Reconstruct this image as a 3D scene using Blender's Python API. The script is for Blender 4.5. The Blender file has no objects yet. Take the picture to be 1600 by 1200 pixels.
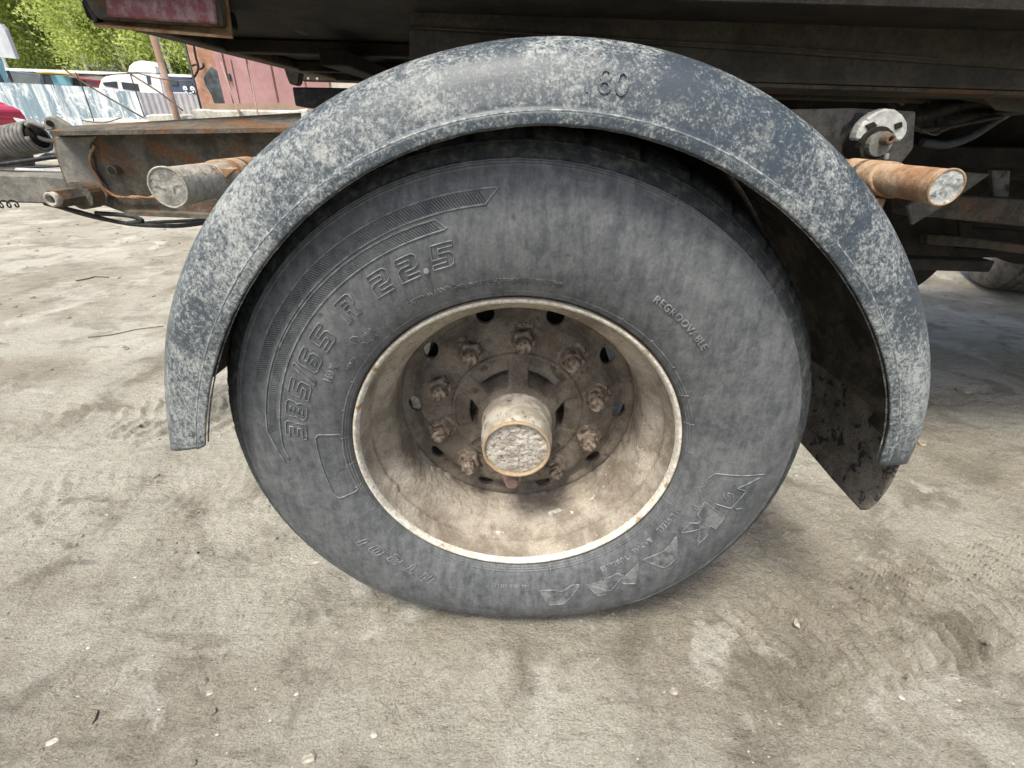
import bpy, bmesh, math, random
import numpy as np
from mathutils import Vector, Matrix
random.seed(7)
S = bpy.context.scene
COL = S.collection
# ------------------------------------------------------------------ camera
HUB = 0.505
CAM = np.array([-0.0114, -0.6524, 1.027])
PITCH, ROLL, YAW, FPX = 0.5184, 0.03, -0.001, 700.0
cp, sp = math.cos(PITCH), math.sin(PITCH)
FW = np.array([math.sin(YAW) * cp, math.cos(YAW) * cp, -sp])
_r = np.array([math.cos(YAW), -math.sin(YAW), 0.0]); _u = np.cross(_r, FW)
RT = _r * math.cos(ROLL) + _u * math.sin(ROLL)
UP = -_r * math.sin(ROLL) + _u * math.cos(ROLL)
cd = bpy.data.cameras.new('camera'); cam = bpy.data.objects.new('camera', cd); COL.objects.link(cam)
M = Matrix(((RT[0], UP[0], -FW[0], CAM[0]), (RT[1], UP[1], -FW[1], CAM[1]), (RT[2], UP[2], -FW[2], CAM[2]), (0, 0, 0, 1)))
cam.matrix_world = M
cd.sensor_width = 36; cd.lens = 36 * FPX / 1600; cd.clip_start = 0.02; cd.clip_end = 500
S.camera = cam
# ------------------------------------------------------------------ light
EXPOSURE = 0.97
SUN_EL, SUN_AZ = math.radians(64), math.radians(212)   # azimuth clockwise from +Y (sun behind and left of the camera)
w = bpy.data.worlds.new('World'); S.world = w; w.use_nodes = True
nt = w.node_tree; bg = nt.nodes['Background']
sky = nt.nodes.new('ShaderNodeTexSky'); sky.sky_type = 'NISHITA'; sky.sun_disc = False
sky.sun_elevation = SUN_EL; sky.sun_rotation = SUN_AZ; sky.air_density = 1.0; sky.dust_density = 5.0; sky.ozone_density = 1.0
nt.links.new(sky.outputs[0], bg.inputs[0]); bg.inputs[1].default_value = 0.12
sd = bpy.data.lights.new('sun', 'SUN'); sd.energy = 2.3; sd.angle = math.radians(14); sd.color = (1, .965, .88)
sun = bpy.data.objects.new('sun', sd); COL.objects.link(sun)
sdir = Vector((math.sin(SUN_AZ) * math.cos(SUN_EL), math.cos(SUN_AZ) * math.cos(SUN_EL), math.sin(SUN_EL)))
sun.rotation_euler = sdir.to_track_quat('Z', 'Y').to_euler()
S.view_settings.view_transform = 'Standard'; S.view_settings.look = 'None'
S.view_settings.exposure = EXPOSURE; S.view_settings.gamma = 1; S.view_settings.use_curve_mapping = False

# ------------------------------------------------------------------ helpers
def ray(px, py):
    return RT * (px - 800) / FPX - UP * (py - 600) / FPX + FW
def at(px, py, Y):
    d = ray(px, py); return CAM + d * ((Y - CAM[1]) / d[1])
def atz(px, py, Z=0.0):
    d = ray(px, py); return CAM + d * ((Z - CAM[2]) / d[2])

def _hash(ix, iy, iz, seed):
    h = (ix.astype(np.int64) * 374761393 + iy.astype(np.int64) * 668265263 + iz.astype(np.int64) * 2147483647 + seed * 974711) & 0xffffffff
    h = ((h ^ (h >> 13)) * 1274126177) & 0xffffffff
    h = h ^ (h >> 16)
    return (h & 0xffffff) / float(0xffffff)
def vn(P, scale, seed=0):
    P = np.asarray(P, float) * scale
    i = np.floor(P); f = P - i; f = f * f * (3 - 2 * f); i = i.astype(np.int64)
    out = 0
    for dx in (0, 1):
        for dy in (0, 1):
            for dz in (0, 1):
                wgt = (f[..., 0] if dx else 1 - f[..., 0]) * (f[..., 1] if dy else 1 - f[..., 1]) * (f[..., 2] if dz else 1 - f[..., 2])
                out = out + wgt * _hash(i[..., 0] + dx, i[..., 1] + dy, i[..., 2] + dz, seed)
    return out * 2 - 1
def fbm(P, scale, oct=4, seed=0, g=.5):
    a = 1; s = 0; t = 0
    for k in range(oct):
        s = s + a * vn(P, scale * 2 ** k, seed + k * 17); t += a; a *= g
    return s / t
def sstep(a, b, x):
    t = np.clip((x - a) / (b - a), 0, 1); return t * t * (3 - 2 * t)

def link(name, me, mat, parent=None, kind=None):
    o = bpy.data.objects.new(name, me); COL.objects.link(o)
    if mat is not None:
        if len(me.materials) == 0: me.materials.append(mat)
    if parent is not None: o.parent = parent
    if kind: o['kind'] = kind
    return o
def mesh(name, V, F, mat, parent=None, smooth=False, kind=None, uv=None):
    me = bpy.data.meshes.new(name)
    me.from_pydata([tuple(map(float, v)) for v in V], [], F)
    me.update()
    if smooth: me.polygons.foreach_set('use_smooth', [True] * len(me.polygons))
    return link(name, me, mat, parent, kind)
def mesh_np(name, V, Q, mat, parent=None, smooth=True, kind=None):
    """V (n,3) Q (m,4) quads quickly"""
    me = bpy.data.meshes.new(name)
    me.vertices.add(len(V)); me.vertices.foreach_set('co', np.asarray(V, np.float32).ravel())
    k = Q.shape[1]
    me.loops.add(Q.size); me.loops.foreach_set('vertex_index', Q.astype(np.int32).ravel())
    me.polygons.add(len(Q)); me.polygons.foreach_set('loop_start', np.arange(len(Q), dtype=np.int32) * k)
    me.polygons.foreach_set('loop_total', np.full(len(Q), k, np.int32))
    me.polygons.foreach_set('use_smooth', np.full(len(Q), smooth))
    me.update(calc_edges=True); me.validate()
    return link(name, me, mat, parent, kind)
def gridq(n, m, wrap=False):
    """quads of an n x m grid (m fast); wrap closes the n direction"""
    i = np.arange(n if wrap else n - 1); j = np.arange(m - 1)
    I, J = np.meshgrid(i, j, indexing='ij'); I2 = (I + 1) % n
    return np.stack([I * m + J, I2 * m + J, I2 * m + J + 1, I * m + J + 1], -1).reshape(-1, 4)
def merge(parts):
    V = []; F = []
    for v, f in parts:
        b = len(V); V += list(map(tuple, v)); F += [tuple(i + b for i in q) for q in f]
    return V, F
def tubev(pts, r, seg=8, caps=True, closed=False):
    pts = [Vector(p) for p in pts]; n = len(pts); V = []; F = []
    rs = r if hasattr(r, '__len__') else [r] * n
    up = None
    for i, p in enumerate(pts):
        if closed: t = pts[(i + 1) % n] - pts[i - 1]
        else: t = pts[min(i + 1, n - 1)] - pts[max(i - 1, 0)]
        if t.length < 1e-9: t = Vector((1, 0, 0))
        t.normalize()
        if up is None:
            up = Vector((0, 0, 1)) if abs(t.z) < .9 else Vector((1, 0, 0))
        a = t.cross(up)
        if a.length < 1e-6: a = t.cross(Vector((0, 1, 0)))
        a.normalize(); b = a.cross(t); b.normalize(); up = b
        for k in range(seg):
            th = 2 * math.pi * k / seg
            V.append(p + (a * math.cos(th) + b * math.sin(th)) * rs[i])
    for i in range(n if closed else n - 1):
        i2 = (i + 1) % n
        for k in range(seg):
            k2 = (k + 1) % seg; F.append((i * seg + k, i * seg + k2, i2 * seg + k2, i2 * seg + k))
    if caps and not closed:
        F.append(tuple(range(seg - 1, -1, -1))); F.append(tuple((n - 1) * seg + k for k in range(seg)))
    return V, F
def smoothpts(pts, n=8):
    P = [np.array(p, float) for p in pts]; out = []
    for i in range(len(P) - 1):
        p0 = P[max(i - 1, 0)]; p1 = P[i]; p2 = P[i + 1]; p3 = P[min(i + 2, len(P) - 1)]
        for k in range(n):
            t = k / n
            out.append(.5 * ((2 * p1) + (-p0 + p2) * t + (2 * p0 - 5 * p1 + 4 * p2 - p3) * t * t + (-p0 + 3 * p1 - 3 * p2 + p3) * t ** 3))
    out.append(P[-1]); return out
def tube(name, pts, r, mat, parent=None, seg=10, n=8, closed=False, smooth=True, kind=None):
    V, F = tubev(smoothpts(pts, n) if n > 1 else pts, r, seg, closed=closed)
    o = mesh(name, V, F, mat, parent, smooth, kind)
    if smooth:
        for p in o.data.polygons:
            if len(p.vertices) > 4: p.use_smooth = False
    return o
def boxv(a, b):
    x0, y0, z0 = a; x1, y1, z1 = b
    V = [(x0, y0, z0), (x1, y0, z0), (x1, y1, z0), (x0, y1, z0), (x0, y0, z1), (x1, y0, z1), (x1, y1, z1), (x0, y1, z1)]
    return V, [(3, 2, 1, 0), (4, 5, 6, 7), (0, 1, 5, 4), (1, 2, 6, 5), (2, 3, 7, 6), (3, 0, 4, 7)]
def bevel(o, w=.003, seg=2):
    bm = bmesh.new(); bm.from_mesh(o.data)
    bmesh.ops.bevel(bm, geom=[e for e in bm.edges if len(e.link_faces) == 2 and e.calc_face_angle(0) > .5], offset=w, segments=seg, affect='EDGES', clamp_overlap=True)
    bm.to_mesh(o.data); bm.free(); return o
def box(name, a, b, mat, parent=None, bv=.003, kind=None):
    V, F = boxv(a, b); o = mesh(name, V, F, mat, parent, kind=kind)
    if bv: bevel(o, bv, 1)
    return o
def bslab(name, pix, Y, thick, mat, parent=None, bv=.0):
    x0_ = min(p[0] for p in pix); x1_ = max(p[0] for p in pix); n = len(pix); A = []
    for x, y in pix:
        t_ = (x - x0_) / (x1_ - x0_); p = at(x, y, Y); q = at(x, y, Y + thick); A.append((p[0] * (1 - t_) + q[0] * t_, Y, p[2]))
    V = A + [(p[0], Y + thick, p[2]) for p in A]
    F = [tuple(range(n)), tuple(range(2 * n - 1, n - 1, -1))] + [((i + 1) % n, i, n + i, n + (i + 1) % n) for i in range(n)]
    o = mesh(name, V, F, mat, parent)
    bm = bmesh.new(); bm.from_mesh(o.data); bmesh.ops.recalc_face_normals(bm, faces=bm.faces); bm.to_mesh(o.data); bm.free()
    if bv: bevel(o, bv, 2)
    return o
def slab(name, pix, Y, thick, mat, parent=None, bv=.002, cut=None, kind=None):
    """outline traced in the plane y=Y, extruded to real thickness behind it"""
    P = [at(x, y, Y) for x, y in pix]; n = len(P)
    V = [tuple(p) for p in P] + [(p[0], p[1] + thick, p[2]) for p in P]
    F = [tuple(range(n)), tuple(range(2 * n - 1, n - 1, -1))] + [((i + 1) % n, i, n + i, n + (i + 1) % n) for i in range(n)]
    o = mesh(name, V, F, mat, parent, kind=kind)
    bm = bmesh.new(); bm.from_mesh(o.data); bmesh.ops.recalc_face_normals(bm, faces=bm.faces); bm.to_mesh(o.data); bm.free()
    if bv: bevel(o, bv, 1)
    return o
def lathev(prof, seg, cy=0., cz=HUB, cx=0., a0=-math.pi / 2):
    prof = np.array(prof, float); a = a0 + np.arange(seg) * 2 * np.pi / seg
    A, R = np.meshgrid(a, prof[:, 0], indexing='ij'); Y = np.broadcast_to(prof[:, 1], A.shape)
    V = np.stack([cx + R * np.cos(A), cy + Y, cz + R * np.sin(A)], -1)
    return V, A, R
def lathe(name, prof, seg, mat, parent=None, disp=None, smooth=True, **k):
    V, A, R = lathev(prof, seg, **k)
    if disp is not None: V = disp(V, A, R)
    return mesh_np(name, V.reshape(-1, 3), gridq(seg, len(prof), True)[:, ::-1], mat, parent, smooth)
def dense(prof, step=.004, sm=False):
    P = [np.array(p, float) for p in prof]
    out = []
    for i in range(len(P) - 1):
        n = max(1, int(np.ceil(np.linalg.norm(P[i + 1] - P[i]) / step)))
        for k in range(n):
            t = k / n
            if sm:
                p0 = P[max(i - 1, 0)]; p1 = P[i]; p2 = P[i + 1]; p3 = P[min(i + 2, len(P) - 1)]
                out.append(.5 * ((2 * p1) + (-p0 + p2) * t + (2 * p0 - 5 * p1 + 4 * p2 - p3) * t * t + (-p0 + 3 * p1 - 3 * p2 + p3) * t ** 3))
            else: out.append(P[i] * (1 - t) + P[i + 1] * t)
    out.append(P[-1]); return np.array(out)
def empty(name, loc=(0, 0, 0), parent=None):
    o = bpy.data.objects.new(name, None); COL.objects.link(o); o.location = loc; o.empty_display_size = .1
    if parent: o.parent = parent
    return o
def tag(o, label=None, cat=None, group=None, kind=None):
    if label: o['label'] = label
    if cat: o['category'] = cat
    if group: o['group'] = group
    if kind: o['kind'] = kind
    return o

# ------------------------------------------------------------------ materials
class G:
    def __init__(s, name):
        s.m = bpy.data.materials.new(name); s.m.use_nodes = True; s.t = s.m.node_tree
        s.b = s.t.nodes['Principled BSDF']; s.tc = s.t.nodes.new('ShaderNodeTexCoord')
    def n(s, typ, **k):
        nd = s.t.nodes.new(typ)
        for a, v in k.items(): setattr(nd, a, v)
        return nd
    def l(s, a, b): s.t.links.new(a, b)
    def coords(s, sc=(1, 1, 1), kind='Object', rot=(0, 0, 0)):
        mp = s.n('ShaderNodeMapping'); mp.inputs['Scale'].default_value = sc; mp.inputs['Rotation'].default_value = rot
        s.l(s.tc.outputs[kind], mp.inputs[0]); return mp.outputs[0]
    def noise(s, scale, detail=6, rough=.6, vec=None, dist=0.):
        nd = s.n('ShaderNodeTexNoise'); nd.inputs['Scale'].default_value = scale; nd.inputs['Detail'].default_value = detail
        nd.inputs['Roughness'].default_value = rough; nd.inputs['Distortion'].default_value = dist
        s.l(vec if vec is not None else s.tc.outputs['Object'], nd.inputs['Vector']); return nd.outputs[0]
    def vor(s, scale, feature='DISTANCE_TO_EDGE', vec=None):
        nd = s.n('ShaderNodeTexVoronoi', feature=feature); nd.inputs['Scale'].default_value = scale
        s.l(vec if vec is not None else s.tc.outputs['Object'], nd.inputs['Vector']); return nd.outputs['Distance']
    def rng(s, v, a, b, c=0., d=1., smooth=True):
        nd = s.n('ShaderNodeMapRange'); nd.interpolation_type = 'SMOOTHSTEP' if smooth else 'LINEAR'
        for i, x in zip((1, 2, 3, 4), (a, b, c, d)): nd.inputs[i].default_value = x
        s.l(v, nd.inputs[0]); return nd.outputs[0]
    def math(s, op, a, b=None):
        nd = s.n('ShaderNodeMath', operation=op)
        for i, x in enumerate((a, b)):
            if x is None: continue
            if isinstance(x, (int, float)): nd.inputs[i].default_value = x
            else: s.l(x, nd.inputs[i])
        return nd.outputs[0]
    def mix(s, f, a, b):
        nd = s.n('ShaderNodeMix', data_type='RGBA')
        if isinstance(f, (int, float)): nd.inputs[0].default_value = f
        else: s.l(f, nd.inputs[0])
        for i, x in ((6, a), (7, b)):
            if isinstance(x, (tuple, list)): nd.inputs[i].default_value = (*x, 1)
            else: s.l(x, nd.inputs[i])
        return nd.outputs[2]
    def mul(s, col, f):
        nd = s.n('ShaderNodeMix', data_type='RGBA', blend_type='MULTIPLY'); nd.inputs[0].default_value = 1
        s.l(col, nd.inputs[6]); s.l(f, nd.inputs[7]); return nd.outputs[2]
    def bump(s, h, strength=.5, dist=.002):
        nd = s.n('ShaderNodeBump'); nd.inputs['Strength'].default_value = strength; nd.inputs['Distance'].default_value = dist
        s.l(h, nd.inputs['Height']); s.l(nd.outputs[0], s.b.inputs['Normal'])
    def out(s, col=None, rough=.8, metal=0., spec=.3):
        if col is not None:
            if isinstance(col, (tuple, list)): s.b.inputs['Base Color'].default_value = (*col, 1)
            else: s.l(col, s.b.inputs['Base Color'])
        if isinstance(rough, (int, float)): s.b.inputs['Roughness'].default_value = rough
        else: s.l(rough, s.b.inputs['Roughness'])
        s.b.inputs['Metallic'].default_value = metal; s.b.inputs['Specular IOR Level'].default_value = spec
        return s.m
def dirty(name, base, dust, scale=20, lo=.4, hi=.6, third=None, tscale=8, tlo=.5, thi=.62, rough=.85, bstr=.4, bdist=.002, fine=160, metal=0., spec=.25, var=.25):
    g = G(name)
    f = g.rng(g.noise(scale, 8, .65), lo, hi); c = g.mix(f, base, dust)
    if third is not None:
        c = g.mix(g.rng(g.noise(tscale, 7, .6, dist=.4), tlo, thi), c, third)
    fn = g.noise(fine, 5, .7)
    c = g.mul(c, g.rng(fn, .3, .7, 1 - var, 1 + var, False))
    g.bump(g.math('ADD', g.math('MULTIPLY', g.noise(scale * 1.7, 6, .6), 1.5), fn), bstr, bdist)
    return g.out(c, rough, metal, spec)

RUB_DK = dirty('tread rubber', (.026, .028, .030), (.085, .082, .075), 40, .45, .72, rough=.75, bstr=.6)
RUB_PL = dirty('rubbed letter face', (.062, .069, .074), (.168, .174, .174), 30, .38, .62, rough=.55, bstr=.15)
RUB_MD = dirty('ribbed sidewall rubber', (.036, .043, .047), (.095, .103, .102), 14, .42, .66, rough=.65, bstr=.2)
RUB_SH = dirty('scuffed shoulder rubber', (.034, .040, .043), (.105, .105, .096), 60, .42, .70, rough=.7, bstr=.5)
def rubber_mat():
    g = G('dusty sidewall rubber')
    low = g.noise(5.5, 5, .6, dist=.6); mid = g.noise(48, 8, .72, dist=.6); fine = g.noise(230, 4, .6)
    streak = g.noise(70, 7, .72, vec=g.coords((1, .2, .22), rot=(0, .45, 0)))
    f = g.math('ADD', g.math('MULTIPLY', low, .26), g.math('ADD', g.math('MULTIPLY', mid, .42), g.math('MULTIPLY', streak, .42)))
    c = g.mix(g.rng(f, .38, .72), (.046, .052, .058), (.152, .158, .158))
    c = g.mix(g.rng(g.noise(9, 8, .7, dist=1.), .60, .74, 0, .35), c, (.25, .245, .225))
    c = g.mix(g.rng(g.noise(42, 3, .5), .70, .76, 0, .7), c, (.04, .042, .045))
    c = g.mul(c, g.rng(fine, .3, .7, .84, 1.14, False))
    g.bump(g.math('ADD', fine, mid), .25, .0012)
    return g.out(c, .62, 0, .35)
RUB = rubber_mat()
RUB_LN = dirty('raised sidewall rubber', (.115, .125, .128), (.21, .22, .215), 60, .4, .62, rough=.65, bstr=.2, spec=.35)
def fender_mat():
    g = G('dusty plastic mudguard')
    patch = g.noise(11, 5, .6, dist=.3); sp = g.noise(300, 5, .7, dist=.4); mid = g.noise(120, 6, .75, dist=.5); big = g.noise(4.0, 3, .5)
    f = g.math('ADD', g.math('MULTIPLY', patch, .30), g.math('MULTIPLY', sp, .42))
    f = g.math('ADD', f, g.math('MULTIPLY', mid, .50)); f = g.math('ADD', f, g.math('MULTIPLY', big, .22))
    c = g.mix(g.rng(f, .67, .88), (.034, .046, .056), (.31, .328, .31))
    c = g.mix(g.rng(g.noise(22, 6, .7, dist=.5), .58, .74, 0, .4), c, (.38, .365, .31))
    g.bump(g.math('ADD', sp, mid), .3, .0012)
    return g.out(c, g.rng(f, .66, .84, .42, .9), 0, .5)
FEN = fender_mat()
RIDGE_HI = dirty('dusty painted highlight of the mudguard ridge', (.09, .11, .125), (.30, .315, .30), 90, .42, .62, rough=.5, bstr=.3)  # pale dusty tone puts the ridge highlight into the colour
FEN_IN = dirty('mudguard underside dirt', (.055, .048, .038), (.098, .085, .067), 20, .4, .6, rough=.95, bstr=.5, third=(.038, .034, .028), tscale=14)
FLAP = dirty('muddy mud flap', (.105, .097, .080), (.17, .153, .127), 25, .4, .6, rough=.9, bstr=.8, bdist=.003, third=(.03, .03, .03), tscale=30, tlo=.55, thi=.62)
def rim_mat():
    g = G('mud coated rim paint')
    a = g.noise(12, 8, .65, dist=.4); b = g.noise(50, 7, .7); fine = g.noise(260, 4, .6)
    c = g.mix(g.rng(a, .35, .62), (.188, .160, .124), (.355, .318, .260))
    c = g.mix(g.rng(b, .56, .66, 0, .6), c, (.16, .13, .10))
    c = g.mix(g.rng(g.noise(22, 8, .7, dist=1.2), .635, .67, 0, .85), c, (.56, .54, .49))
    c = g.mix(g.rng(g.vor(26, vec=g.coords()), .0, .018, .35, 0), c, (.12, .09, .07))
    c = g.mul(c, g.rng(fine, .3, .7, .82, 1.18, False))
    g.bump(g.math('ADD', g.math('ADD', b, a), g.math('MULTIPLY', fine, .5)), .75, .004)
    return g.out(c, .92, 0, .2)
RIM = rim_mat()
FLANGE = dirty('worn rim flange', (.46, .43, .36), (.60, .57, .50), 40, .4, .6, third=(.30, .20, .11), tscale=24, tlo=.58, thi=.66, rough=.7, bstr=.3)
RIMEDGE = dirty('ochre rust edge', (.36, .28, .17), (.44, .37, .26), 60, .4, .6, rough=.8)
MUDM = dirty('brown mud on disc', (.118, .099, .077), (.205, .176, .14), 18, .38, .62, third=(.095, .075, .055), tscale=30, tlo=.57, thi=.7, rough=.95, bstr=.9, bdist=.004, fine=200)
NUTM = dirty('muddy rusty nut', (.16, .128, .098), (.27, .23, .185), 60, .4, .62, third=(.07, .045, .03), tscale=80, rough=.9, bstr=.9, bdist=.002)
NUTP = dirty('pinkish primer nut', (.28, .17, .14), (.30, .22, .18), 60, .4, .62, rough=.85, bstr=.5)
def cap_mat():
    g = G('scraped hub cap metal')
    a = g.noise(30, 7, .65); b = g.noise(110, 5, .7)
    c = g.mix(g.rng(a, .4, .6), (.27, .24, .19), (.42, .39, .33))
    c = g.mix(g.rng(g.noise(55, 5, .6), .60, .66), c, (.08, .09, .11))
    c = g.mix(g.rng(g.noise(35, 5, .6), .60, .70, 0, .7), c, (.40, .25, .10))
    g.bump(b, .5, .0015); return g.out(c, .75, .1, .35)
CAP = cap_mat()
CAPRUST = dirty('ochre rust ring', (.34, .25, .14), (.30, .24, .17), 60, .45, .6, third=(.06, .07, .09), tscale=50, tlo=.62, thi=.68, rough=.8)
MUDP = dirty('pale caked mud', (.32, .285, .235), (.47, .44, .38), 40, .4, .6, third=(.16, .13, .11), tscale=110, tlo=.56, thi=.66, rough=.95, bstr=1., bdist=.003)
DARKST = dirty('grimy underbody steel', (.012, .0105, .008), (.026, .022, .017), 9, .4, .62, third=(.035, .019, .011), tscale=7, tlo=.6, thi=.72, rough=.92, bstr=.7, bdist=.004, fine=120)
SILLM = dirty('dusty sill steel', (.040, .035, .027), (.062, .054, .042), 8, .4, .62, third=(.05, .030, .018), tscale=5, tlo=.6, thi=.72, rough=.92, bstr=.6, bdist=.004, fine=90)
GREYST = dirty('mud splashed grey paint', (.13, .127, .112), (.21, .20, .17), 22, .4, .6, third=(.06, .062, .06), tscale=9, tlo=.6, thi=.66, rough=.85, bstr=.5)
RAILD = dirty('rusty member darkened for shade', (.045, .038, .029), (.075, .064, .048), 20, .4, .62, third=(.10, .052, .026), tscale=9, tlo=.5, thi=.64, rough=.92, bstr=.8, bdist=.003)  # rail rust darkened: shade beneath the deck put into the colour
GREYD = dirty('grimy grey plate darkened for shade', (.075, .072, .062), (.125, .118, .10), 22, .4, .6, third=(.03, .03, .028), tscale=9, tlo=.6, thi=.66, rough=.85, bstr=.5)  # darker copy of GREYST with underbody shade put into the colour
RAILM = dirty('rusty muddy rail', (.075, .067, .052), (.135, .120, .093), 26, .4, .62, third=(.15, .082, .042), tscale=9, tlo=.50, thi=.62, rough=.9, bstr=.8, bdist=.003)
RUSTM = dirty('orange rust steel', (.25, .145, .078), (.36, .26, .17), 25, .4, .62, third=(.16, .08, .04), tscale=18, tlo=.58, thi=.7, rough=.85, bstr=.6)
TUBEL = dirty('mud caked tube', (.30, .275, .225), (.42, .395, .34), 35, .4, .6, third=(.20, .13, .07), tscale=22, tlo=.56, thi=.66, rough=.92, bstr=.9, bdist=.003)
TUBEEND2 = dirty('mud dulled tube end', (.17, .165, .145), (.33, .32, .28), 45, .40, .60, third=(.09, .09, .085), tscale=45, tlo=.54, thi=.66, rough=.85, bstr=.8)
TUBEEND = dirty('grey tube end', (.22, .23, .22), (.46, .47, .44), 60, .38, .60, third=(.11, .12, .12), tscale=70, tlo=.55, thi=.64, rough=.75, bstr=.5)
PALEPL = dirty('chipped pale paint', (.42, .42, .38), (.55, .55, .50), 30, .4, .6, third=(.08, .075, .065), tscale=30, tlo=.64, thi=.68, rough=.6, bstr=.4)
HOSE = dirty('black hose', (.030, .032, .034), (.09, .088, .08), 50, .5, .7, rough=.6)
COILM = dirty('grey coil spring', (.13, .125, .112), (.20, .19, .17), 50, .4, .6, rough=.7)
SILVER = dirty('grey hose sleeve', (.38, .39, .40), (.5, .5, .5), 50, .4, .6, rough=.5)
LENS = dirty('dusty red lens', (.17, .035, .042), (.23, .14, .135), 45, .42, .6, third=(.27, .22, .20), tscale=20, tlo=.58, thi=.7, rough=.45, bstr=.3, spec=.5)
BRKT = dirty('rusty lamp bracket', (.25, .15, .075), (.34, .24, .14), 30, .4, .6, third=(.22, .10, .045), tscale=12, rough=.85)

def ground_mat():
    g = G('dry compacted dirt')
    big = g.noise(1.1, 5, .55, dist=.5); med = g.noise(5, 8, .62, dist=.4); b = g.noise(28, 8, .68); fine = g.noise(190, 5, .7)
    st = g.noise(9, 7, .65, vec=g.coords((.55, 2.2, 1), rot=(0, 0, .35)))
    c = g.mix(g.rng(big, .38, .62), (.318, .290, .228), (.465, .446, .374))
    c = g.mix(g.rng(med, .48, .68, 0, .8), c, (.205, .188, .145))
    c = g.mix(g.rng(g.noise(3.1, 7, .65, dist=.8), .54, .66, 0, .8), c, (.54, .52, .45))
    c = g.mix(g.rng(st, .54, .72, 0, .6), c, (.15, .132, .105))
    c = g.mix(g.rng(b, .56, .70, 0, .5), c, (.50, .48, .42))
    c = g.mix(g.rng(g.noise(60, 6, .7), .60, .72, 0, .65), c, (.13, .112, .088))
    c = g.mix(g.rng(g.noise(.75, 6, .65, dist=1.2), .53, .68, 0, .35), c, (.17, .152, .114))
    c = g.mix(g.rng(g.noise(120, 2, .5), .73, .77, 0, .8), c, (.62, .60, .55))
    wv = g.n('ShaderNodeVectorMath', operation='ADD'); nz_ = g.n('ShaderNodeTexNoise'); nz_.inputs['Scale'].default_value = 14; nz_.inputs['Detail'].default_value = 5; g.l(g.tc.outputs['Object'], nz_.inputs['Vector']); sc_ = g.n('ShaderNodeVectorMath', operation='SCALE'); g.l(nz_.outputs['Color'], sc_.inputs[0]); sc_.inputs['Scale'].default_value = .10; g.l(g.coords((1, 1.7, 1), rot=(0, 0, .3)), wv.inputs[0]); g.l(sc_.outputs[0], wv.inputs[1])
    crack = g.math('MULTIPLY', g.rng(g.vor(9, vec=wv.outputs[0]), 0, .022, 1, 0), g.rng(g.noise(4.5, 4, .6), .60, .70))
    c = g.mix(g.math('MULTIPLY', crack, .3), c, (.10, .08, .06))
    sp = g.noise(130, 8, .8, vec=g.coords((.7, 1.5, 1), rot=(0, 0, .3)), dist=.3); c = g.mix(g.rng(sp, .575, .63, 0, .8), c, (.13, .11, .085)); c = g.mix(g.rng(sp, .42, .35, 0, .6), c, (.60, .57, .50))  # dark pits and pale crests: relief shading put into the colour
    c = g.mul(c, g.rng(fine, .3, .7, .68, 1.32, False))
    h = g.math('ADD', g.math('MULTIPLY', b, 1.3), g.math('MULTIPLY', fine, .6)); h = g.math('ADD', h, g.math('MULTIPLY', st, 1.2))
    h = g.math('SUBTRACT', h, g.math('MULTIPLY', crack, .4))
    h = g.math('SUBTRACT', h, g.math('MULTIPLY', sp, 1.0))
    g.bump(h, 1., .010)
    return g.out(c, .95, 0, .15)
GRD = ground_mat()

# ================================================================== GROUND
def axis_pts(lo, hi, step, LO, HI, ratio):
    core = list(np.arange(lo, hi, step)); s = step; x = hi; r = []
    while x < HI: r.append(x); s *= ratio; x += s
    r.append(HI); s = step; x = lo - step; l = []
    while x > LO: l.append(x); s *= ratio; x -= s
    l.append(LO); return np.array(l[::-1] + core + r)
def track(X, Y, p0, d, width, pitch, seed, xmin=-99, minp=0., gain=1.):
    d = np.array(d) / np.hypot(*d); s = (X - p0[0]) * d[0] + (Y - p0[1]) * d[1]; t = -(X - p0[0]) * d[1] + (Y - p0[1]) * d[0]
    P3 = np.stack([X, Y, 0 * X], -1)
    pres = sstep(-.25, .25, fbm(P3, 2.8, 3, seed)) * sstep(width / 2 + .015, width / 2 - .02, np.abs(t))
    pres = np.maximum(pres, minp * sstep(width / 2 + .015, width / 2 - .02, np.abs(t))) * sstep(xmin, xmin + .25, X) * gain
    lug = np.sin((s + .35 * np.abs(t)) * 2 * np.pi / pitch + 2.5 * vn(P3, 3, seed + 3) + 1.2 * vn(P3, 22, seed + 4)) + .5 * fbm(P3, 25, 3, seed + 6)
    lug = sstep(.35, .95, lug) * (.5 + .5 * sstep(.02, .035, np.abs(t)))
    edge = np.exp(-((np.abs(t) - width / 2) / .012) ** 2)
    return pres * sstep(-.6, .1, fbm(P3, 7, 3, seed + 8)) * (-.007 + .017 * lug) + .005 * edge * sstep(-.1, .5, fbm(P3, 6, 3, seed + 5))
xs = axis_pts(-1.5, 1.7, .0065, -75, 75, 1.035); ys = axis_pts(-.6, 1.0, .0065, -12, 95, 1.032)
X, Y = np.meshgrid(xs, ys, indexing='ij'); P3 = np.stack([X, Y, 0 * X], -1)
near = np.exp(-((X / 3.5) ** 2 + (Y / 3.5) ** 2))
H = .03 * fbm(P3, .45, 3, 1) + .010 * fbm(P3, 2.3, 4, 2) + near * (.0065 * fbm(P3, 9, 4, 3) + .0070 * np.abs(fbm(P3, 34, 4, 4)) + .0042 * fbm(P3, 80, 2, 9))
H += track(X, Y, (.9, .03), (.962, .273), .26, .042, 11, .40, .7, 1.7) + track(X, Y, (1.0, -.42), (.97, .24), .28, .048, 12, .50, .7, 1.5) + track(X, Y, (2.2, 1.25), (.99, .12), .28, .06, 13)
H += .35 * track(X, Y, (-1.6, 1.1), (.985, -.1), .3, .05, 15) + .3 * track(X, Y, (-.8, .45), (.98, .15), .25, .045, 16)
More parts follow.
